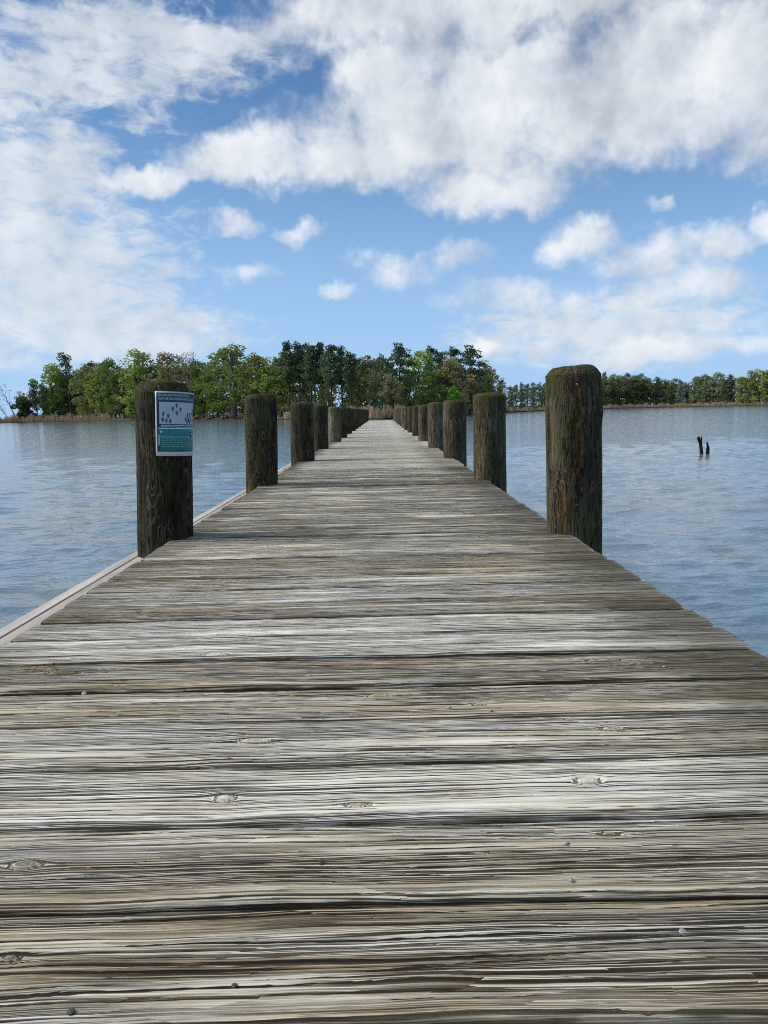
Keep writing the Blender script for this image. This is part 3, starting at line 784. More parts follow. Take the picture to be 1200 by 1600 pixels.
# ------------------------------------------------------------------ trees (unit height, scaled per tree)
def make_tree(kind, seed):
    rng = np.random.default_rng(seed)
    T = Acc(); C = Acc()
    def limb(p0, p1, r0, r1, sag=0.03, n=5, seg=4):
        p0 = np.array(p0, float); p1 = np.array(p1, float)
        ts = np.linspace(0, 1, seg)
        path = [p0 * (1 - t) + p1 * t + rng.normal(0, sag, 3) * math.sin(math.pi * t) for t in ts]
        T.add(*tube(path, [r0 + (r1 - r0) * t for t in ts], n))
        return path
    def clump(c, r, n, q, flat=1.0, ub=0.0):
        d = rng.normal(size=(n, 3)); d /= np.linalg.norm(d, axis=1)[:, None]
        P = np.array(c) + d * (rng.uniform(0.35, 1.0, n) ** 0.6)[:, None] * r * np.array([1, 1, flat])
        C.add(*quads_at(P, q, q * 0.7, rng, ub))
    if kind in ('oak', 'oak2', 'oakbig', 'thin', 'bare', 'bush'):
        lo, wide, ncl, per, q = {'oak': (0.10, 0.28, 58, 62, 0.016), 'oak2': (0.12, 0.24, 58, 58, 0.015), 'oakbig': (0.17, 0.36, 84, 62, 0.0135),
                                 'thin': (0.16, 0.24, 44, 30, 0.012), 'bare': (0.3, 0.24, 12, 12, 0.014), 'bush': (0.02, 0.5, 30, 60, 0.05)}[kind]
        tr = {'oakbig': 0.024, 'thin': 0.011, 'bare': 0.014, 'bush': 0.02}.get(kind, 0.015)
        fork = {'oakbig': 0.34, 'bush': 0.1}.get(kind, 0.42)
        if kind != 'bush':
            limb((0, 0, -0.03), (rng.normal(0, .015), rng.normal(0, .015), fork), tr * 1.3, tr * 0.8, 0.008, 7)
            limb((0, 0, fork - .01), (rng.normal(0, .04), rng.normal(0, .04), 0.93), tr * 0.8, tr * 0.15, 0.02, 5, 6)
        for k in range(ncl):
            # crown envelope: widest at 60 %, uneven outline
            z = rng.uniform(lo, 0.97)
            t = (z - lo) / (0.97 - lo)
            env = wide * (math.sin(math.pi * (0.12 + 0.80 * t)) ** 0.75) * rng.uniform(0.55, 1.08)
            an = rng.uniform(0, 6.283) if k % 7 else rng.uniform(-0.5, 0.5)
            rad = env * math.sqrt(rng.uniform(0.15, 1.0))
            c = (rad * math.cos(an), rad * math.sin(an), z)
            if k % 2 == 0 and kind != 'bush':
                z0 = max(fork * 0.75, z - rng.uniform(0.12, 0.30))
                pth = limb((0, 0, min(z0, 0.85)), c, tr * 0.42, tr * 0.07, 0.02, 4, 4)
                if kind in ('thin', 'bare'):
                    for _ in range(5):
                        p = pth[rng.integers(1, 4)]
                        e = p + rng.normal(0, 0.07, 3) + np.array([0, 0, 0.06])
                        limb(p, e, tr * 0.14, tr * 0.04, 0.01, 3, 3)
            s = {'bush': 0.16, 'oakbig': 0.075}.get(kind, 0.072) * rng.uniform(0.7, 1.35)
            clump(c, s, int(per * rng.uniform(0.6, 1.3)), q, 0.75, 0.5)
    elif kind in ('pine', 'pinetall', 'lonepine'):
        lo = {'pine': 0.30, 'pinetall': 0.46, 'lonepine': 0.60}[kind]
        wide = {'pine': 0.20, 'pinetall': 0.155, 'lonepine': 0.17}[kind]
        limb((0, 0, -0.03), (0, 0, 0.5), 0.016, 0.012, 0.004, 6, 4)
        limb((0, 0, 0.49), (rng.normal(0, .015), rng.normal(0, .015), 0.97), 0.012, 0.003, 0.006, 6, 5)
        nb = {'lonepine': 15}.get(kind, 34)
        for k in range(nb):
            t = (k + rng.uniform(0, 0.8)) / nb
            z = lo + (0.97 - lo) * t
            L = wide * (1 - 0.62 * t ** 1.6) * rng.uniform(0.45, 1.15) * (0.6 if t < 0.15 else 1)
            an = k * 2.4 + rng.normal(0, 0.5)
            e = (L * math.cos(an), L * math.sin(an), z + rng.uniform(-0.01, 0.05))
            limb((0, 0, z - 0.02), e, 0.0045, 0.0015, 0.008, 3, 3)
            for q_ in (1.0, 0.6):
                c = (e[0] * q_, e[1] * q_, e[2] + 0.008)
                clump((c[0], c[1], c[2] + rng.normal(0, 0.012)), rng.uniform(0.042, 0.072), 42, 0.0125, 0.68, 0.2)
        clump((0, 0, 0.965), 0.05, 50, 0.0135, 0.55, 0.2)
    elif kind == 'cedar':
        limb((0, 0, -0.05), (0, 0, 0.9), 0.03, 0.01, 0.004, 5, 3)
        for k in range(26):
            z = 0.08 + 0.88 * (k / 25); L = 0.27 * (1 - z) ** 0.7 * rng.uniform(0.5, 1.1); an = k * 2.4
            clump((L * math.cos(an), L * math.sin(an), z), 0.11, 40, 0.04, 0.8)
    bark = M_BARK_PALE if kind in ('oakbig', 'thin', 'bare') else M_BARK
    leaf = M_NEEDLE if kind in ('pine', 'pinetall', 'lonepine', 'cedar') else M_LEAF
    tm = T.mesh(kind + '_trunk', bark, True) if T.n else None
    return tm, C.mesh(kind + '_crown', leaf)


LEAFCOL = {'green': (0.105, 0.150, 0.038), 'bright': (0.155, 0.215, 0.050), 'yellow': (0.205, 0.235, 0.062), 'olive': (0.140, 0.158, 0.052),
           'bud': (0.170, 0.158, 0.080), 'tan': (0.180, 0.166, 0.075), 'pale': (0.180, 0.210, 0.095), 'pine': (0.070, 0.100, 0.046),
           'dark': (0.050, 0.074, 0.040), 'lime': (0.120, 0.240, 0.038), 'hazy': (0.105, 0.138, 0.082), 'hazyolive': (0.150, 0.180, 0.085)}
NAMES = {'oak': 'leafy_tree', 'oak2': 'leafy_tree', 'oakbig': 'leafy_tree', 'thin': 'budding_tree', 'bare': 'bare_tree', 'bush': 'shrub',
         'pine': 'pine_tree', 'pinetall': 'pine_tree', 'lonepine': 'pine_tree', 'cedar': 'cedar_tree'}
CATS = {'bush': 'shrub'}
NVAR = {'oak': 5, 'oak2': 3, 'pine': 5, 'pinetall': 4, 'thin': 3, 'bush': 2, 'bare': 2}
PROTO = {}
rnd = random.Random(4)


def proto(kind, i):
    key = (kind, i % NVAR.get(kind, 1))
    if key not in PROTO:
        PROTO[key] = make_tree(kind, 100 + 17 * key[1] + sum(map(ord, kind)))
    return PROTO[key]


def land_height(a, d):
    o = d - edge_at(a)
    return float(np.interp(o, [0, 0.25, 3, 12, 60, 250], [WATER_Z, WATER_Z + .3, LAND_Z, LAND_Z, LAND_Z + .4, LAND_Z + 1]))


for i, (az, d, hgt, kind, col, w, lean, label, group) in enumerate(TREES):
    tm, cm = proto(kind, i * 3 + i // 5)
    z = land_height(az, d)
    hgt = hgt * 1.03; w = w * (1.18 if kind in ('oak', 'oak2', 'oakbig') else 1.0)
    o = empty(NAMES[kind], (d * math.sin(R(az)), d * math.cos(R(az)), z), label, CATS.get(kind, 'tree'), group)
    o.rotation_euler = (0, R(lean), rnd.uniform(0, 6.28) if not lean else rnd.uniform(-0.2, 0.2))
    o.scale = (hgt * w, hgt * w, hgt) if kind not in ('bush', 'cedar') else (hgt * w * 0.8, hgt * w * 0.8, hgt)
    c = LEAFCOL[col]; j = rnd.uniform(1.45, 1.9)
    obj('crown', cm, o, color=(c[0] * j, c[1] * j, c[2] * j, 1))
    if tm is not None:
        obj('trunk', tm, o)


# the wood behind the front trees and its undergrowth: masses nobody could count
def build_woods():
    rng = np.random.default_rng(21)
    T = Acc(); CS = [Acc(), Acc(), Acc()]; U = Acc()
    # per-azimuth height of the wood (m above ground), by the trees in front of it
    taz = np.array([t[0] for t in TREES]); th = np.array([t[2] for t in TREES])
    def canopy(a):
        near = np.abs(taz - a) < 0.9
        if a < -23.6: return 0.0
        return float(np.percentile(th[near], 60)) if near.any() else (13.0 if abs(a) > 24 else 0.0)
    a = -23.4
    while a < 48:
        d0 = edge_at(a)
        right = a > 9.3
        gap = -2.1 < a < 0.6
        for k in range(5):
            H_ = canopy(a) * rng.uniform(0.74, 1.0)
            if H_ < 2: continue
            d = d0 + rng.uniform(24, 70)
            p = np.array([d * math.sin(R(a)), d * math.cos(R(a)), land_height(a, d)])
            lean = rng.normal(0, 0.03, 2) * H_
            C = CS[int(rng.choice(3, p=[.5, .3, .2] if a < -9 else [.25, .25, .5]))]
            T.add(*tube([p, p + (lean[0] * .5, lean[1] * .5, H_ * .5), p + (lean[0], lean[1], H_ * .95)], [H_ * .011, H_ * .008, H_ * .002], 5))
            for _ in range(18):
                zz = rng.uniform(0.10, 1.0)
                c = p + np.array([rng.normal(0, .10) * H_, rng.normal(0, .10) * H_, zz * H_])
                n = 26; dd = rng.normal(size=(n, 3)); dd /= np.linalg.norm(dd, axis=1)[:, None]
                C.add(*quads_at(c + dd * rng.uniform(.3, 1, n)[:, None] * H_ * np.array([.085, .085, .06]), 0.022 * H_, 0.016 * H_, rng))
        a += math.degrees(3.4 / d0) * rng.uniform(0.7, 1.3)
    a = -23.6
    while a < 48:
        d0 = edge_at(a)
        for k in range(2):
            hu = rng.uniform(3.0, 9.0) if -8 < a < 9 else rng.uniform(1.5, 6.5)
            d = d0 + rng.uniform(13, 30)
            p = np.array([d * math.sin(R(a)), d * math.cos(R(a)), land_height(a, d)])
            n = 60
            P = p + rng.normal(0, 1, (n, 3)) * np.array([1.1, 1.1, hu * .33]) + np.array([0, 0, hu * .5])
            P[:, 2] = np.maximum(P[:, 2], p[2])
            U.add(*quads_at(P, 0.32, 0.22, rng))
        a += math.degrees(1.5 / d0)
    for C, c, lb in zip(CS, ((0.15, 0.195, 0.065), (0.19, 0.195, 0.083), (0.09, 0.12, 0.056)), ('green trees', 'olive budding trees', 'dark pines')):
        o = obj('woods', C.mesh('woods', M_LEAF), kind='stuff', color=c + (1,)); o['label'] = 'merged mass of ' + lb + ' behind the front row along the far shore'
    o = obj('wood_stems', T.mesh('wood_stems', M_BARK, True), kind='stuff'); o['label'] = 'thin trunks inside the mass of the far wood'
    o = obj('undergrowth', U.mesh('undergrowth', M_LEAF), kind='stuff', color=(0.105, 0.125, 0.050, 1)); o['label'] = 'low dark undergrowth at the foot of the far wood'


build_woods()


def build_reeds():
    rng = np.random.default_rng(31)
    V = []; n = 52000
    a = rng.uniform(-46, 48, n)
    # thin out where the wooded bank meets the water (between the signed piling and the second left piling)
    keep = np.ones(n, bool)
    bank = (a > -19.5) & (a < -7.2)
    keep[bank] = rng.random(bank.sum()) < 0.22
    a = a[keep]; n = len(a)
    d0 = np.interp(a, AZS, EDGE)
    off = rng.uniform(0.3, 15, n)
    hh = rng.uniform(0.9, 1.7, n) * np.where((a > -2.6) & (a < 9), 1.45, 1.0) * np.where(a < -18.5, 2.1, 1.0) * np.where(a > 12, 1.35, 1.0)
    wob = 0.75 + 0.35 * np.sin(a * 9.1) * np.sin(a * 3.7 + 1)
    hh *= np.where(wob > 0.4, wob, 0.4) * 1.15
    hh = np.where((a > -19.5) & (a < -7.2), hh * 0.6, hh)
    d = d0 + off
    X = d * np.sin(np.radians(a)); Y = d * np.cos(np.radians(a))
    Z = np.interp(off, [0, .25, 3, 12, 60], [WATER_Z, WATER_Z + .3, LAND_Z, LAND_Z, LAND_Z + .4]) - 0.1
    w = rng.uniform(0.05, 0.15, n); an = rng.uniform(0, 6.28, n)
    lx = rng.normal(0, 0.16, n) * hh; ly = rng.normal(0, 0.16, n) * hh
    dx = np.cos(an) * w; dy = np.sin(an) * w
    V = np.stack([np.stack([X - dx, Y - dy, Z], 1), np.stack([X + dx, Y + dy, Z], 1),
                  np.stack([X + lx + dx * .4, Y + ly + dy * .4, Z + hh], 1), np.stack([X + lx - dx * .4, Y + ly - dy * .4, Z + hh * .97], 1)], 1).reshape(-1, 3)
    me = mesh_from('marsh_reeds', V, np.arange(4 * n).reshape(n, 4), M_REED)
    o = obj('marsh_reeds', me, kind='stuff', color=(0.36, 0.285, 0.195, 1)); o['label'] = 'tan dry marsh reeds along the far water edge'


build_reeds()


def build_driftwood():
    """fallen trunks and roots at the water's edge below the great oak"""
    rng = np.random.default_rng(8)
    spots = [(-13.2, 'dark root tangle at the waterline below the brown budding trees'), (-12.2, 'fallen trunk with raised branches on the bank right of the sign'),
             (-11.2, 'dark fallen log below the great green oak'), (-10.3, 'low root mass at the foot of the great green oak'),
             (-16.6, 'dark fallen branches on the bank left of the signed piling'), (-8.9, 'short dark log on the bank left of the second left piling')]
    for az, label in spots:
        d = edge_at(az) + 0.8
        A = Acc()
        A.add(*tube([(-2.4, 0.3, 0.1), (-0.6, 0, 0.45), (1.0, 0.1, 0.6), (2.5, 0.3, 0.25)], [0.14, 0.24, 0.2, 0.08], 7))
        for _ in range(9):
            x = rng.uniform(-2, 2); p = np.array([x, 0.05, 0.45])
            e = p + np.array([rng.normal(0, .8), rng.normal(0, .5), rng.uniform(0.1, 1.3)])
            A.add(*tube([p, (p + e) / 2 + rng.normal(0, .1, 3), e], [0.1, 0.06, 0.02], 5))
        o = obj('driftwood', A.mesh('driftwood', M_DEAD, True), None, (d * math.sin(R(az)), d * math.cos(R(az)), land_height(az, d) - 0.1), label, 'driftwood', 'driftwood along the far bank')
        o.rotation_euler = (0, 0, R(-az) + rng.normal(0, .4))


build_driftwood()


def build_snags():
    """two dead stumps standing in the water on the right"""
    rng = np.random.default_rng(3)
    def rough_stem(path, radii, n=12):
        V, F = tube(path, radii, n)
        V = np.array(V); V += rng.normal(0, 0.006, V.shape)
        return V, F
    A = Acc()
    A.add(*rough_stem([(0.03, 0, -0.5), (0.02, 0, 0.0), (0.0, 0, 0.2), (-0.03, 0, 0.42), (-0.045, 0, 0.47)], [0.062, 0.060, 0.056, 0.052, 0.045]))
    A.add(*rough_stem([(-0.02, 0, 0.43), (0.0, 0, 0.50), (0.0, 0.0, 0.58), (0.002, 0, 0.60)], [0.034, 0.026, 0.020, 0.008], 8))
    A.add(*rough_stem([(-0.05, 0, 0.42), (-0.085, 0, 0.50), (-0.10, 0, 0.545), (-0.085, 0, 0.59), (-0.08, 0, 0.60)], [0.045, 0.044, 0.046, 0.040, 0.012], 10))
    obj('dead_stump', A.mesh('dead_stump', M_DEAD, True), None, (10.77, 26.0, WATER_Z), 'taller dead stump with forked top standing in the water', 'stump', 'dead stumps in the water')
    B = Acc()
    B.add(*rough_stem([(0, 0, -0.5), (0, 0, 0.0), (-0.005, 0, 0.14), (0.0, 0, 0.24), (-0.02, 0, 0.31), (-0.03, 0, 0.37), (-0.03, 0, 0.435)], [0.062, 0.060, 0.056, 0.046, 0.030, 0.026, 0.004]))
    obj('dead_stump', B.mesh('dead_stump', M_DEAD, True), None, (10.99, 25.97, WATER_Z), 'shorter dead stump with pointed tip standing in the water', 'stump', 'dead stumps in the water')


build_snags()


# ------------------------------------------------------------------ the pier
PIER_L, PIER_R, PIER_END, PITCH = -1.012, 0.850, 48.6, 0.186
pier = empty('pier', (0, 0, 0), 'weathered grey plank pier running straight out over the water', 'pier')


def plank_mesh(w, x0, x1, y0, nx, nt, seed, relief, knots=(), bow=0.0, mat=None):
    """plank lying along x: side, rounded edge, top, rounded edge, side (and underside); local origin at its middle"""
    rng = np.random.default_rng(seed)
    th = 0.038; rr = 0.007
    t = np.linspace(-w / 2 + rr, w / 2 - rr, nt)
    prof = [(-w / 2, -th), (-w / 2, -th * 0.5), (-w / 2, -rr), (-w / 2 + rr * 0.3, -rr * 0.3)]
    prof += [(a, 0.0) for a in t]
    prof += [(w / 2 - rr * 0.3, -rr * 0.3), (w / 2, -rr), (w / 2, -th * 0.5), (w / 2, -th)]
    prof = np.array(prof); m = len(prof)
    # arc length across, used as the grain coordinate
    arc = np.concatenate([[0], np.cumsum(np.hypot(np.diff(prof[:, 0]), np.diff(prof[:, 1])))]); arc -= arc.mean()
    xs = np.linspace(x0, x1, nx)
    Xg, Tg = np.meshgrid(xs, prof[:, 0], indexing='ij')
    Zg = np.repeat(prof[None, :, 1], nx, 0)
    Ag = np.repeat(arc[None, :], nx, 0)
    # worn, wavy long edges
    wav = sum(a * np.sin(xs * f + rng.uniform(0, 6)) for f, a in ((2.3, .0016), (7.1, .0011), (19, .0007), (47, .0004)))
    wav2 = sum(a * np.sin(xs * f + rng.uniform(0, 6)) for f, a in ((2.9, .0016), (8.3, .0011), (23, .0007), (53, .0004)))
    fr = (Tg / w + 0.5)
    Y = Tg + wav[:, None] * (1 - fr) + wav2[:, None] * fr
    Zc = -bow * (np.abs(Tg) / (w / 2)) ** 2
    Z = Zg + Zc + 0.0012 * np.sin(xs * 1.7 + rng.uniform(0, 6))[:, None]
    # ragged ends
    endj = (rng.normal(0, 0.0009, m) * (0.3 + relief))
    X = Xg + np.where(np.arange(nx)[:, None] == nx - 1, endj[None, :], 0) - np.where(np.arange(nx)[:, None] == 0, endj[None, ::-1], 0)
    # grain flows round the knots
    G = Ag.copy(); K = np.zeros_like(G); Rel = np.full_like(G, relief) * np.clip(np.minimum(Xg - x0, x1 - Xg) / 0.02, 0.0, 1.0)
    for kx, kt, ka, ke in knots:
        xi = (Xg - kx) / (ka * ke); et = (Ag - kt) / ka
        r2 = xi ** 2 + et ** 2
        inside = r2 < 1
        fac = np.where(inside, 0, 1 - 1 / np.maximum(r2, 1.0))
        fall = np.exp(-np.maximum(r2 - 1, 0) / 14)
        G2 = kt + (Ag - kt) * fac
        G = np.where(inside, 3.7 + np.sqrt(r2) * ka * 1.6, G * (1 - fall) + G2 * fall)
        K = np.maximum(K, np.clip(1.25 - r2, 0, 1) * (0.35 + 0.65 * (np.sqrt(r2) % 0.45 < 0.16)))
        Z += 0.0022 * np.exp(-r2 * 0.5) - 0.0035 * np.exp(-((np.sqrt(r2) - 1) / 0.16) ** 2)
    edge = np.clip((np.abs(Tg) - (w / 2 - 0.009)) / 0.009, 0, 1)
    V = np.stack([X, Y, Z], 2).reshape(-1, 3)
    F = grid_faces(m, nx)[:, ::-1]
    V = V.reshape(nx, m, 3)
    faces = F
    # underside and end caps
    me_faces = [faces]
    under = np.stack([np.arange(nx - 1) * m, (np.arange(nx - 1) + 1) * m, (np.arange(nx - 1) + 1) * m + m - 1, np.arange(nx - 1) * m + m - 1], 1)
    me_faces.append(under[:, ::-1])
    h = m // 2
    caps = []
    for row, flip in ((0, False), (nx - 1, True)):
        b = row * m
        for k in range(h):
            q = (b + k, b + k + 1, b + m - 2 - k, b + m - 1 - k)
            if len(set(q)) == 4:
                caps.append(q if flip else q[::-1])
    me_faces.append(np.array(caps))
    me = mesh_from('plank', V.reshape(-1, 3), np.concatenate(me_faces), mat, True)
    Gv = np.stack([Xg + 0.0, G, np.full_like(G, (seed * 1.37) % 97.0)], 2).reshape(-1, 3)
    set_attr(me, 'grain', 'FLOAT_VECTOR', Gv)
    set_attr(me, 'edge', 'FLOAT', edge); set_attr(me, 'knot', 'FLOAT', K); set_attr(me, 'relief', 'FLOAT', Rel)
    return me


# near planks by hand: (tone, warmth, relief, knots(x, t, radius, elongation))
NEAR = {
    0: (0.42, 0.7, 1.0, ()),
    1: (0.34, 0.8, 1.0, ((-0.42, 0.01, .006, 1.8),)),                                   # y .67 - .855 flaky foreground plank
    2: (0.46, 0.6, 0.95, ((-0.485, 0.0, .011, 2.0), (0.30, 0.045, .006, 2.5))),           # .855 - 1.04
    3: (0.66, 0.15, 0.42, ((-0.255, -0.018, .011, 1.5), (0.31, 0.008, .013, 1.6), (-0.05, -0.05, .006, 3))),   # silvery plank
    4: (0.60, 0.35, 0.75, ((-0.24, 0.0, .012, 3.0), (0.41, 0.02, .010, 2.4))),
    5: (0.47, 0.7, 0.85, ((-0.02, 0.035, .008, 3.2), (0.18, -0.03, .006, 2))),
    6: (0.40, 0.7, 0.9, ((0.50, 0.03, .014, 3.0), (-0.75, 0.02, .016, 2.5))),
    7: (0.78, 0.12, 0.7, ((-0.42, -0.06, .01, 3),)),
    8: (0.72, 0.12, 0.7, ()),
    9: (0.40, 0.6, 0.9, ((-0.72, 0.0, .01, 2.4),)),
    10: (0.63, 0.2, 0.7, ()),
    11: (0.55, 0.3, 0.8, ((-0.55, 0.03, .016, 2.2),)),
    12: (0.44, 0.7, 0.85, ()),
    13: (0.40, 0.5, 0.85, ()),
    14: (0.60, 0.2, 0.7, ()),
}
rngp = np.random.default_rng(77)
PLANKS = {}
Y0 = 0.852 - 2 * PITCH
n_planks = int((PIER_END - Y0) / PITCH)
far_meshes = []
for i in range(n_planks):
    yc = Y0 + (i + 0.5) * PITCH
    near = i < 14
    if i in NEAR:
        tone, warm, relief, knots = NEAR[i]
    else:
        tone = float(np.clip(rngp.choice([0.38, 0.47, 0.55, 0.66, 0.80], p=[.20, .27, .25, .17, .11]) + rngp.normal(0, .03), .3, .8))
        warm, relief = float(rngp.uniform(0.1, 0.7)), float(rngp.uniform(0.5, 0.9))
        knots = tuple((float(rngp.uniform(-.9, .8)), float(rngp.uniform(-.05, .05)), float(rngp.uniform(.007, .014)), 2.5) for _ in range(int(rngp.integers(0, 3))))
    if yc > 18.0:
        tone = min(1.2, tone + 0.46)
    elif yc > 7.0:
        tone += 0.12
    gap = 0.0100 if i < 14 else 0.008
    if i in (1, 2, 3): gap = 0.012
    w = PITCH - gap
    x0 = PIER_L + float(rngp.normal(0, .003)) + 0.02 * math.exp(-max(yc - 1.6, 0) / 1.0); x1 = PIER_R + float(rngp.normal(0, .003)) + 0.035 * math.exp(-max(yc - 1.2, 0) / 1.2)
    if near:
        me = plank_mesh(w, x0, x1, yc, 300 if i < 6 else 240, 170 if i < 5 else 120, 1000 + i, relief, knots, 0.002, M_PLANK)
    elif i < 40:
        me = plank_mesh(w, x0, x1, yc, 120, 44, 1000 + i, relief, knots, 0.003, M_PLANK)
    else:
        k = i % 12
        if len(far_meshes) < 12:
            far_meshes.append(plank_mesh(w, PIER_L + float(rngp.normal(0, .005)), PIER_R + float(rngp.normal(0, .006)), 0, 10, 6, 2000 + k, relief, (), 0.003, M_PLANK_FAR))
        me = far_meshes[k if k < len(far_meshes) else -1]
    zj = float(rngp.normal(0, .0016)) if i > 3 else 0.0
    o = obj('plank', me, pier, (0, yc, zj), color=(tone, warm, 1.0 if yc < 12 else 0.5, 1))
    o.rotation_euler = (float(rngp.normal(0, .006)) if i > 2 else 0, 0, float(rngp.normal(0, .0008)))
    PLANKS[i] = o


def nail_mesh(r, mat, bent=False):
    V = []; F = []
    n = 14
    for k, (rad, z) in enumerate(((r * .45, -0.012), (r * .45, 0.0), (r, 0.0006), (r, 0.0012), (r * .85, 0.0017), (0.0004, 0.0019))):
        for q in range(n):
            V.append((rad * math.cos(6.2832 * q / n), rad * math.sin(6.2832 * q / n), z))
    return mesh_from('nail', V, grid_faces(n, 6, True), mat, True)


NAILS = [  # x, y, radius, dark, tilt
    (-0.652, 1.585, .0065, 0, 0.5), (-0.092, 0.935, .0055, 1, 0.6), (0.222, 0.886, .004, 0, 0.3), (0.322, 0.785, .0062, 0, 0.25),
    (-0.321, 0.690, .0052, 1, 0.1), (0.235, 0.968, .0048, 0, 0.1), (-0.165, 0.72, .004, 1, 0.1), (-0.80, 1.78, .005, 1, .2), (0.62, 1.66, .005, 0, .2),
    (0.20, 1.44, .0045, 0, .2), (0.12, 1.46, .0045, 0, .2)]
for x, y, r, dark, tilt in NAILS:
    i = int((y - Y0) / PITCH)
    p = PLANKS[i]
    o = obj('nail', nail_mesh(r * 0.78, M_NAIL_DARK if dark else M_NAIL), p, (x, y - p.location.y, 0.0))
    o.rotation_euler = (tilt, tilt * 0.5, 0)

# stringers under the deck, cap beams at each bent, the wale bolted outside the left pilings
def beam(name, x, y0, y1, ztop, wx, hz, mat=M_BEAM, seed=1):
    me = bevel_box(name, (wx, y1 - y0, hz), mat)
    return obj(name, me, pier, (x, (y0 + y1) / 2, ztop))


for x in (-0.70, -0.07, 0.56):
    beam('stringer', x, 0.3, PIER_END - 0.3, -0.045, 0.075, 0.235)


def wale_material(name='wale_wood', k=1.0):
    mt, N, out = material(name)
    tc = N.new('ShaderNodeTexCoord'); P = tc.outputs['Object']
    a = N.noise(N.v('MULTIPLY', P, (140, 2.2, 140)), 1, 4, 0.6)
    b = N.noise(N.v('MULTIPLY', P, (9, 0.9, 9)), 1, 3, 0.6)
    v = N.m('ADD', N.m('MULTIPLY', a, 0.6), N.m('MULTIPLY', b, 0.5))
    col = N.ramp(v, [(0.30, (0.19, 0.16, 0.125)), (0.46, (0.38, 0.345, 0.295)), (0.64, (0.58, 0.555, 0.51))])
    col = N.mix(1.0, col, (k, k * 0.985, k * 1.0), 'MULTIPLY')
    principled(N, out, col, 0.8, 0.2, bump(N, a, 0.003))
    return mt


M_WALE = wale_material()
M_ADDED_BOARD = wale_material('added_board_wood', 0.86)
segs = [(0.2, 6.35), (6.36, 12.3), (12.31, 18.4), (18.41, 24.4), (24.41, 30.4), (30.41, 36.4), (36.41, 42.4), (42.41, 48.3)]
for y0, y1 in segs:
    obj('added_board', bevel_box('added_board', (0.165, y1 - y0, 0.14), M_ADDED_BOARD), pier, (-1.1085, (y0 + y1) / 2, -0.0855))  # added board: its lit top stands in for the wale's dark inner face
    o = obj('wale_board', bevel_box('wale_board', (0.048, y1 - y0, 0.235), M_WALE), pier, (-1.216, (y0 + y1) / 2, -0.082))

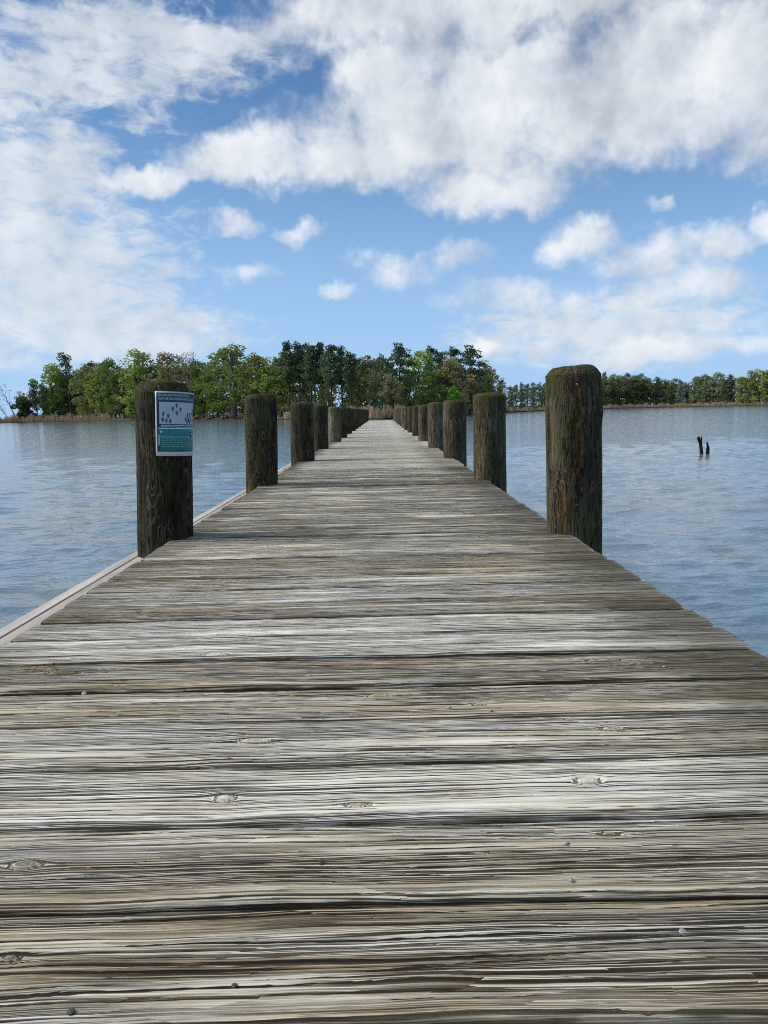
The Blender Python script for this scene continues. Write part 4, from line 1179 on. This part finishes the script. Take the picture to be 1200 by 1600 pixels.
# ------------------------------------------------------------------ pilings
def piling_mesh(r, top, lean, seed, na, nz, near, chamfer=0.03, tilt=0.0, scars=(), mat=None, bulge=(), rings_at=()):
    rng = np.random.default_rng(seed)
    zlow = -2.4
    if near:
        zs = np.concatenate([np.linspace(zlow, -0.06, 14)[:-1], np.linspace(-0.06, top - chamfer, nz)])
    else:
        zs = np.concatenate([np.linspace(zlow, -0.06, 5)[:-1], np.linspace(-0.06, top - chamfer, nz)])
    an = np.linspace(0, 2 * math.pi, na, endpoint=False)
    rings = [(z, 1.0) for z in zs]
    cn = 9 if near else 5
    for k in range(1, cn + 1):
        t = k / cn
        rings.append((top - chamfer + chamfer * (0.25 * math.sin(t * math.pi / 2) + 0.75 * t), 1 - 0.24 * (0.25 * t * t + 0.75 * t)))
    inner = np.linspace(0.76, 0.0, 12 if near else 4)[1:]
    for q in inner:
        rings.append((top + 0.008 * (1 - q), max(q, 0.004)))
    rings = np.array(rings); nr = len(rings)
    A, I = np.meshgrid(an, np.arange(nr)); Zr = rings[I, 0]; S = rings[I, 1]
    shape = np.zeros_like(A)
    for k, a in ((1, .010), (2, .018), (3, .012), (5, .007), (8, .004)):
        shape += a * np.sin(k * A + rng.uniform(0, 6) + 0.9 * np.sin(Zr * rng.uniform(1, 3)))
    shape += 0.012 * np.sin(Zr * 3.1 + rng.uniform(0, 6)) + 0.006 * np.sin(Zr * 9 + A + rng.uniform(0, 6))
    Rr = r * (1 + shape) * S * (1.0 - 0.012 * np.clip(Zr / max(top, .1), -1, 1))
    scar = np.zeros_like(A); ring = np.full_like(A, 9.0)
    # scars: (angle deg, z, half-width deg, half-height, depth, strength)
    for sa, sz, hw, hh, dep, st in scars:
        da = (A - R(sa) + math.pi) % (2 * math.pi) - math.pi
        da = da + 0.10 * np.sin(Zr * 37 + sa) + 0.05 * np.sin(Zr * 91)
        m = np.clip(1.15 - np.sqrt((da / R(hw)) ** 2 + ((Zr - sz) / hh) ** 2), 0, 1); m = m * m * (3 - 2 * m)
        scar = np.maximum(scar, m * st)
        Rr -= dep * m * (0.75 + 0.35 * np.sin(A * 90 + 5 * np.sin(Zr * 20)))
    for sa, sz, hw, hh in rings_at:
        da = (A - R(sa) + math.pi) % (2 * math.pi) - math.pi
        ring = np.minimum(ring, np.sqrt((da / R(hw)) ** 2 + ((Zr - sz) / hh) ** 2))
    for sa, sz, hw, hh, dep in bulge:
        da = (A - R(sa) + math.pi) % (2 * math.pi) - math.pi
        Rr += dep * np.exp(-(da / R(hw)) ** 2 - ((Zr - sz) / hh) ** 2)
    X = Rr * np.sin(A); Y = -Rr * np.cos(A)          # angle 0 faces the viewer (-y), +90 faces +x
    Z = Zr + np.where(Zr > top - chamfer - 1e-6, 1, 0) * (tilt * X + 0.005 * np.sin(40 * X + 3) * np.sin(35 * Y))
    X = X + lean * np.clip(Zr / top, -3, 1.0)
    V = np.stack([X, Y, Z], 2).reshape(-1, 3)
    F = grid_faces(na, nr, True)
    me = mesh_from('piling', V, F, mat, True)
    off = np.array([(seed * 3.1) % 50, (seed * 1.7) % 50, (seed * 0.9) % 50])
    set_attr(me, 'grain', 'FLOAT_VECTOR', V + off[None, :] * 1.0)
    set_attr(me, 'scar', 'FLOAT', scar)
    set_attr(me, 'ring', 'FLOAT', ring)
    set_attr(me, 'topf', 'FLOAT', np.clip((Zr - (top - 0.22)) / 0.22, 0, 1))
    return me


def piling(x, y, top, lean, r, seed, label, near=False, color=(0.6, 0.2, 0.3, 1), **kw):
    mat = M_PILE if near else M_PILE_FAR
    me = piling_mesh(r, top, lean, seed, 150 if near else 36, 230 if near else 26, near, mat=mat, **kw)
    return obj('piling', me, None, (x, y, 0), label, 'piling', 'round pilings along the pier', color=color)


piling(-1.067, 3.70, 0.739, 0.030, 0.128, 11, 'stout dark piling carrying the blue and teal notice', True, (0.55, 0.04, 0.35, 1), chamfer=0.048, tilt=-0.04,
       scars=((-8, 0.12, 14, 0.06, 0.004, 0.3),))
piling(-1.006, 6.34, 0.735, 0.022, 0.132, 12, 'second piling on the left with orange brown scar at its base', True, (0.75, 0.04, 1.0, 1), chamfer=0.035,
       scars=((43, 0.07, 15, 0.13, 0.006, 1.0), (-20, 0.16, 10, 0.15, 0.003, 0.3)))
R1 = piling(0.900, 3.60, 0.762, -0.014, 0.125, 21, 'tall piling on the right with knot and rusty crack down its face', True, (0.8, 0.30, 1.0, 1), chamfer=0.034, tilt=0.05,
       scars=((-4, 0.47, 13, 0.27, 0.010, 1.0), (-8, 0.37, 11, 0.10, 0.008, 1.0), (-40, 0.10, 18, 0.19, 0.006, 1.0), (-4, 0.67, 26, 0.06, 0.006, 1.0)),
       bulge=((70, 0.56, 22, 0.05, 0.007),), rings_at=((-6, 0.675, 24, 0.052),))
piling(0.884, 6.35, 0.703, -0.002, 0.137, 22, 'second piling on the right with mossy top and grey green left side', True, (0.85, 0.36, 0.25, 1), chamfer=0.022)
LEFT = [(9.42, -0.980, 0.705, .012, .143, 'third piling on the left, brown and leaning slightly'), (12.42, -1.005, 0.707, .012, .138, 'fourth piling on the left, dark and half hidden'),
        (15.2, -0.940, 0.680, .012, .130, 'fifth piling on the left with a bleached side')]
y = 17.6
words = ['sixth', 'seventh', 'eighth', 'ninth', 'tenth', 'eleventh', 'twelfth', 'thirteenth', 'fourteenth', 'fifteenth', 'sixteenth', 'seventeenth']
while y < 48.4:
    k = len(LEFT) - 3
    LEFT.append((y, -0.925, 0.675 + 0.012 * math.sin(k * 2.1), .004, .125, '%s piling from the near end in the left row' % words[k]))
    y += 2.95
RIGHT = [(9.36, 0.879, 0.688, .004, .143, 'third piling on the right, streaked grey green'), (12.0, 0.829, 0.692, .005, .120, 'fourth piling on the right, mossy and dark on its right side'),
         (14.6, 0.800, 0.672, .004, .122, 'fifth piling on the right, slim and grey green'), (17.6, 0.790, 0.680, .006, .112, 'sixth piling from the near end in the right row'),
         (20.5, 0.780, 0.680, .004, .112, 'seventh piling from the near end in the right row')]
y = 23.2
while y < 48.4:
    k = len(RIGHT) - 5
    RIGHT.append((y, 0.775, 0.675 + 0.012 * math.sin(k * 1.7), .003, .115, '%s piling from the near end in the right row' % words[k + 2]))
    y += 2.95
for k, (y, x, t, ln, r, label) in enumerate(LEFT):
    piling(x, y, t, ln, r, 40 + k, label, False, (0.55 + 0.2 * math.sin(k), 0.15 if k != 2 else 0.75, 0.3, 1), chamfer=0.026)
for k, (y, x, t, ln, r, label) in enumerate(RIGHT):
    piling(x, y, t, ln, r, 70 + k, label, False, (0.75 + 0.2 * math.sin(k * 2), 0.38 + 0.15 * math.sin(k * 1.3), 0.25, 1), chamfer=0.024)
for (yl, *_), yr in zip([(3.70,), (6.34,)] + LEFT, [3.60, 6.35] + [a[0] for a in RIGHT]):
    ym = (yl + yr) / 2 + 0.22
    me = bevel_box('cap_beam', (2.0, 0.075, 0.235), M_BEAM)
    obj('cap_beam', me, pier, (-0.07, ym, -0.29))

# nail head in the knot of the tall right piling
o = obj('nail', nail_mesh(0.0045, M_NAIL), R1, (-0.024, -0.120, 0.682)); o.rotation_euler = (R(90), 0, 0)


# ------------------------------------------------------------------ notice bent round the first left piling
def build_sign():
    px, py, pr = -1.067, 3.70, 0.1345
    SW, SH = 0.216, 0.283
    ztop = 0.697
    A0 = R(0)                                   # left edge of the sheet, angle 0 faces the viewer
    lean = 0.030
    root = empty('notice', (px, py, 0), 'blue and teal bilingual distancing notice bent round the left piling', 'sign')
    white = plain('sign_white', (0.66, 0.67, 0.66), 0.5, 0.4, vary=0.12, scale=25)
    navy = plain('sign_navy', (0.012, 0.035, 0.105), 0.45, 0.4, vary=0.2, scale=40)
    tealh = plain('sign_header_teal', (0.015, 0.10, 0.135), 0.45, 0.4, vary=0.2, scale=40)
    grey = plain('sign_picture_grey', (0.42, 0.50, 0.61), 0.5, 0.4, vary=0.12, scale=30)
    teal = plain('sign_teal', (0.010, 0.20, 0.26), 0.45, 0.4, vary=0.25, scale=30)
    green = plain('sign_green', (0.008, 0.155, 0.150), 0.45, 0.4, vary=0.25, scale=30)
    fig = plain('sign_figure_blue', (0.015, 0.085, 0.16), 0.5, 0.3)
    pale = plain('sign_lettering', (0.55, 0.68, 0.70), 0.5, 0.3)
    dim = plain('sign_small_print', (0.20, 0.42, 0.42), 0.5, 0.3)
    def wrap(s, t, lift):
        """s = metres from the left edge, t = metres down from the top edge (slightly crooked sheet)"""
        s = s * 1.05; t = t * 1.05
        a = A0 + s / pr
        z = ztop - t - 0.010 * (s / SW)
        rr = pr + lift
        # corner at the top right stands a little off the post
        rr = rr + 0.010 * np.clip((s / SW - 0.75) / 0.25, 0, 1) ** 2 * np.clip(1 - t / 0.09, 0, 1)
        return np.stack([rr * np.sin(a) + lean * np.clip(z / .7, 0, 1), -rr * np.cos(a), z], -1)
    def rect(name, s0, s1, t0, t1, lift, mat, parent=root, thick=0.0):
        ns = max(2, int((s1 - s0) / 0.006) + 2); nt = max(2, int((t1 - t0) / 0.03) + 2)
        S, T = np.meshgrid(np.linspace(s0, s1, ns), np.linspace(t0, t1, nt))
        V = wrap(S.ravel(), T.ravel(), lift)
        F = grid_faces(ns, nt)[:, ::-1]
        if thick:
            V2 = wrap(S.ravel(), T.ravel(), lift - thick); n = len(V)
            rim = list(range(ns)) + [r * ns + ns - 1 for r in range(1, nt)] + [(nt - 1) * ns + c for c in range(ns - 2, -1, -1)] + [r * ns for r in range(nt - 2, 0, -1)]
            Fr = [(rim[k], rim[(k + 1) % len(rim)], rim[(k + 1) % len(rim)] + n, rim[k] + n) for k in range(len(rim))]
            V = np.concatenate([V, V2]); F = np.concatenate([F, F[:, ::-1] + n, np.array(Fr)])
        me = mesh_from(name, V, F, mat, not thick)
        return obj(name, me, parent)
    sheet = rect('sheet', 0, SW, 0, SH, 0.0, white, thick=0.0018)
    rect('backing', 0.006, 0.210, 0.006, 0.264, 0.0007, navy)
    rect('header_band', 0.006, 0.150, 0.006, 0.040, 0.0012, tealh)
    pic = rect('picture_panel', 0.017, 0.208, 0.046, 0.142, 0.0014, grey)
    cap = rect('caption_band', 0.021, 0.208, 0.1425, 0.159, 0.0016, navy)
    rect('rule', 0.012, 0.208, 0.159, 0.1635, 0.0015, white)
    info = rect('info_panel', 0.012, 0.208, 0.164, 0.198, 0.0014, teal)
    rect('rule', 0.012, 0.208, 0.198, 0.2000, 0.0015, pale)
    small = rect('small_print_panel', 0.017, 0.208, 0.2002, 0.259, 0.0014, green)
    rect('margin_strip', 0.012, 0.0165, 0.190, 0.236, 0.0015, pale)
    # lettering
    def text(body, s, t, size, mat, parent, lift, width=None):
        cu = bpy.data.curves.new('lettering', 'FONT'); cu.body = body; cu.size = size; cu.resolution_u = 2
        to = bpy.data.objects.new('lettering', cu); COL.objects.link(to)
        dg = bpy.context.evaluated_depsgraph_get()
        me = bpy.data.meshes.new_from_object(to.evaluated_get(dg))
        bpy.data.objects.remove(to); bpy.data.curves.remove(cu)
        n = len(me.vertices); co = np.zeros(n * 3); me.vertices.foreach_get('co', co); co = co.reshape(-1, 3)
        k = 1.0
        if width: k = width / max(co[:, 0].max(), 1e-6)
        me.vertices.foreach_set('co', wrap(s + co[:, 0] * k, t - co[:, 1], lift).ravel())
        me.materials.clear(); me.materials.append(mat); me.update()
        obj('lettering', me, parent)
    hb = root
    text('SOCIAL DISTANCING GUIDE', 0.013, 0.0205, 0.0135, pale, hb, 0.0020, 0.150)
    text('GUIA DE DISTANCIAMIENTO SOCIAL', 0.013, 0.0365, 0.0135, pale, hb, 0.0020, 0.186)
    # small print too fine to read in the photograph: rows of word-length dashes
    rng = np.random.default_rng(2)
    def dashes(s0, s1, t, hgt, mat, parent, lift):
        V = []; F = []; s = s0; n = 0
        while s < s1 - 0.004:
            w = min(rng.uniform(0.006, 0.018), s1 - s)
            q = wrap(np.array([s, s + w, s + w, s]), np.array([t, t, t - hgt, t - hgt]), lift)
            V.append(q); F.append((n, n + 1, n + 2, n + 3)); n += 4; s += w + 0.003
        obj('small_print', mesh_from('small_print', np.concatenate(V), np.array(F), mat), parent)
    dashes(0.025, 0.190, 0.1495, 0.0034, pale, cap, 0.0024); dashes(0.025, 0.204, 0.1565, 0.0034, pale, cap, 0.0024)
    for t in (0.209, 0.2175, 0.226, 0.2345, 0.243):
        dashes(0.026, 0.200, t, 0.0028, dim, small, 0.0022)
    # round seal and emblem on the teal panel
    def disc(s, t, r, mat, parent, lift, name):
        k = np.linspace(0, 2 * math.pi, 16, endpoint=False)
        V = wrap(s + r * np.cos(k), t + r * np.sin(k), lift)
        obj(name, mesh_from(name, V, [tuple(range(15, -1, -1))], mat), parent)
    disc(0.024, 0.176, 0.0048, pale, info, 0.0022, 'seal')
    rect('emblem', 0.172, 0.198, 0.176, 0.197, 0.0021, navy, info)
    disc(0.185, 0.184, 0.0042, pale, info, 0.0028, 'emblem_mark')
    # pictograms: head disc, tapered body with shoulders
    def person(s, t, h):
        k = np.linspace(0, 2 * math.pi, 10, endpoint=False); r = h * 0.105
        head = [(s + r * math.cos(a), t + r + r * math.sin(a)) for a in k]
        b = [(-.20, .23), (.20, .23), (.26, .30), (.25, .58), (.17, .58), (.15, .42), (.13, .99), (.02, .99), (0, .66), (-.02, .99), (-.13, .99), (-.15, .42), (-.17, .58), (-.25, .58), (-.26, .30)]
        body = [(s + x * h, t + y * h) for x, y in b]
        pts = np.array(head + body)
        V = wrap(pts[:, 0], pts[:, 1], 0.0024)
        me = mesh_from('pictogram', V, [tuple(range(9, -1, -1)), tuple(range(24, 9, -1))], fig)
        obj('pictogram', me, pic)
    hgt = 0.0215
    for s, t in ((0.093, .050), (0.075, .064), (0.111, .067), (0.093, .082),
                 (0.034, .088), (0.054, .096), (0.031, .112), (0.046, .117), (0.063, .118),
                 (0.152, .090), (0.169, .089), (0.189, .085), (0.140, .108), (0.160, .110), (0.179, .106), (0.150, .120), (0.170, .121), (0.196, .118)):
        person(s, t, hgt)


build_sign()
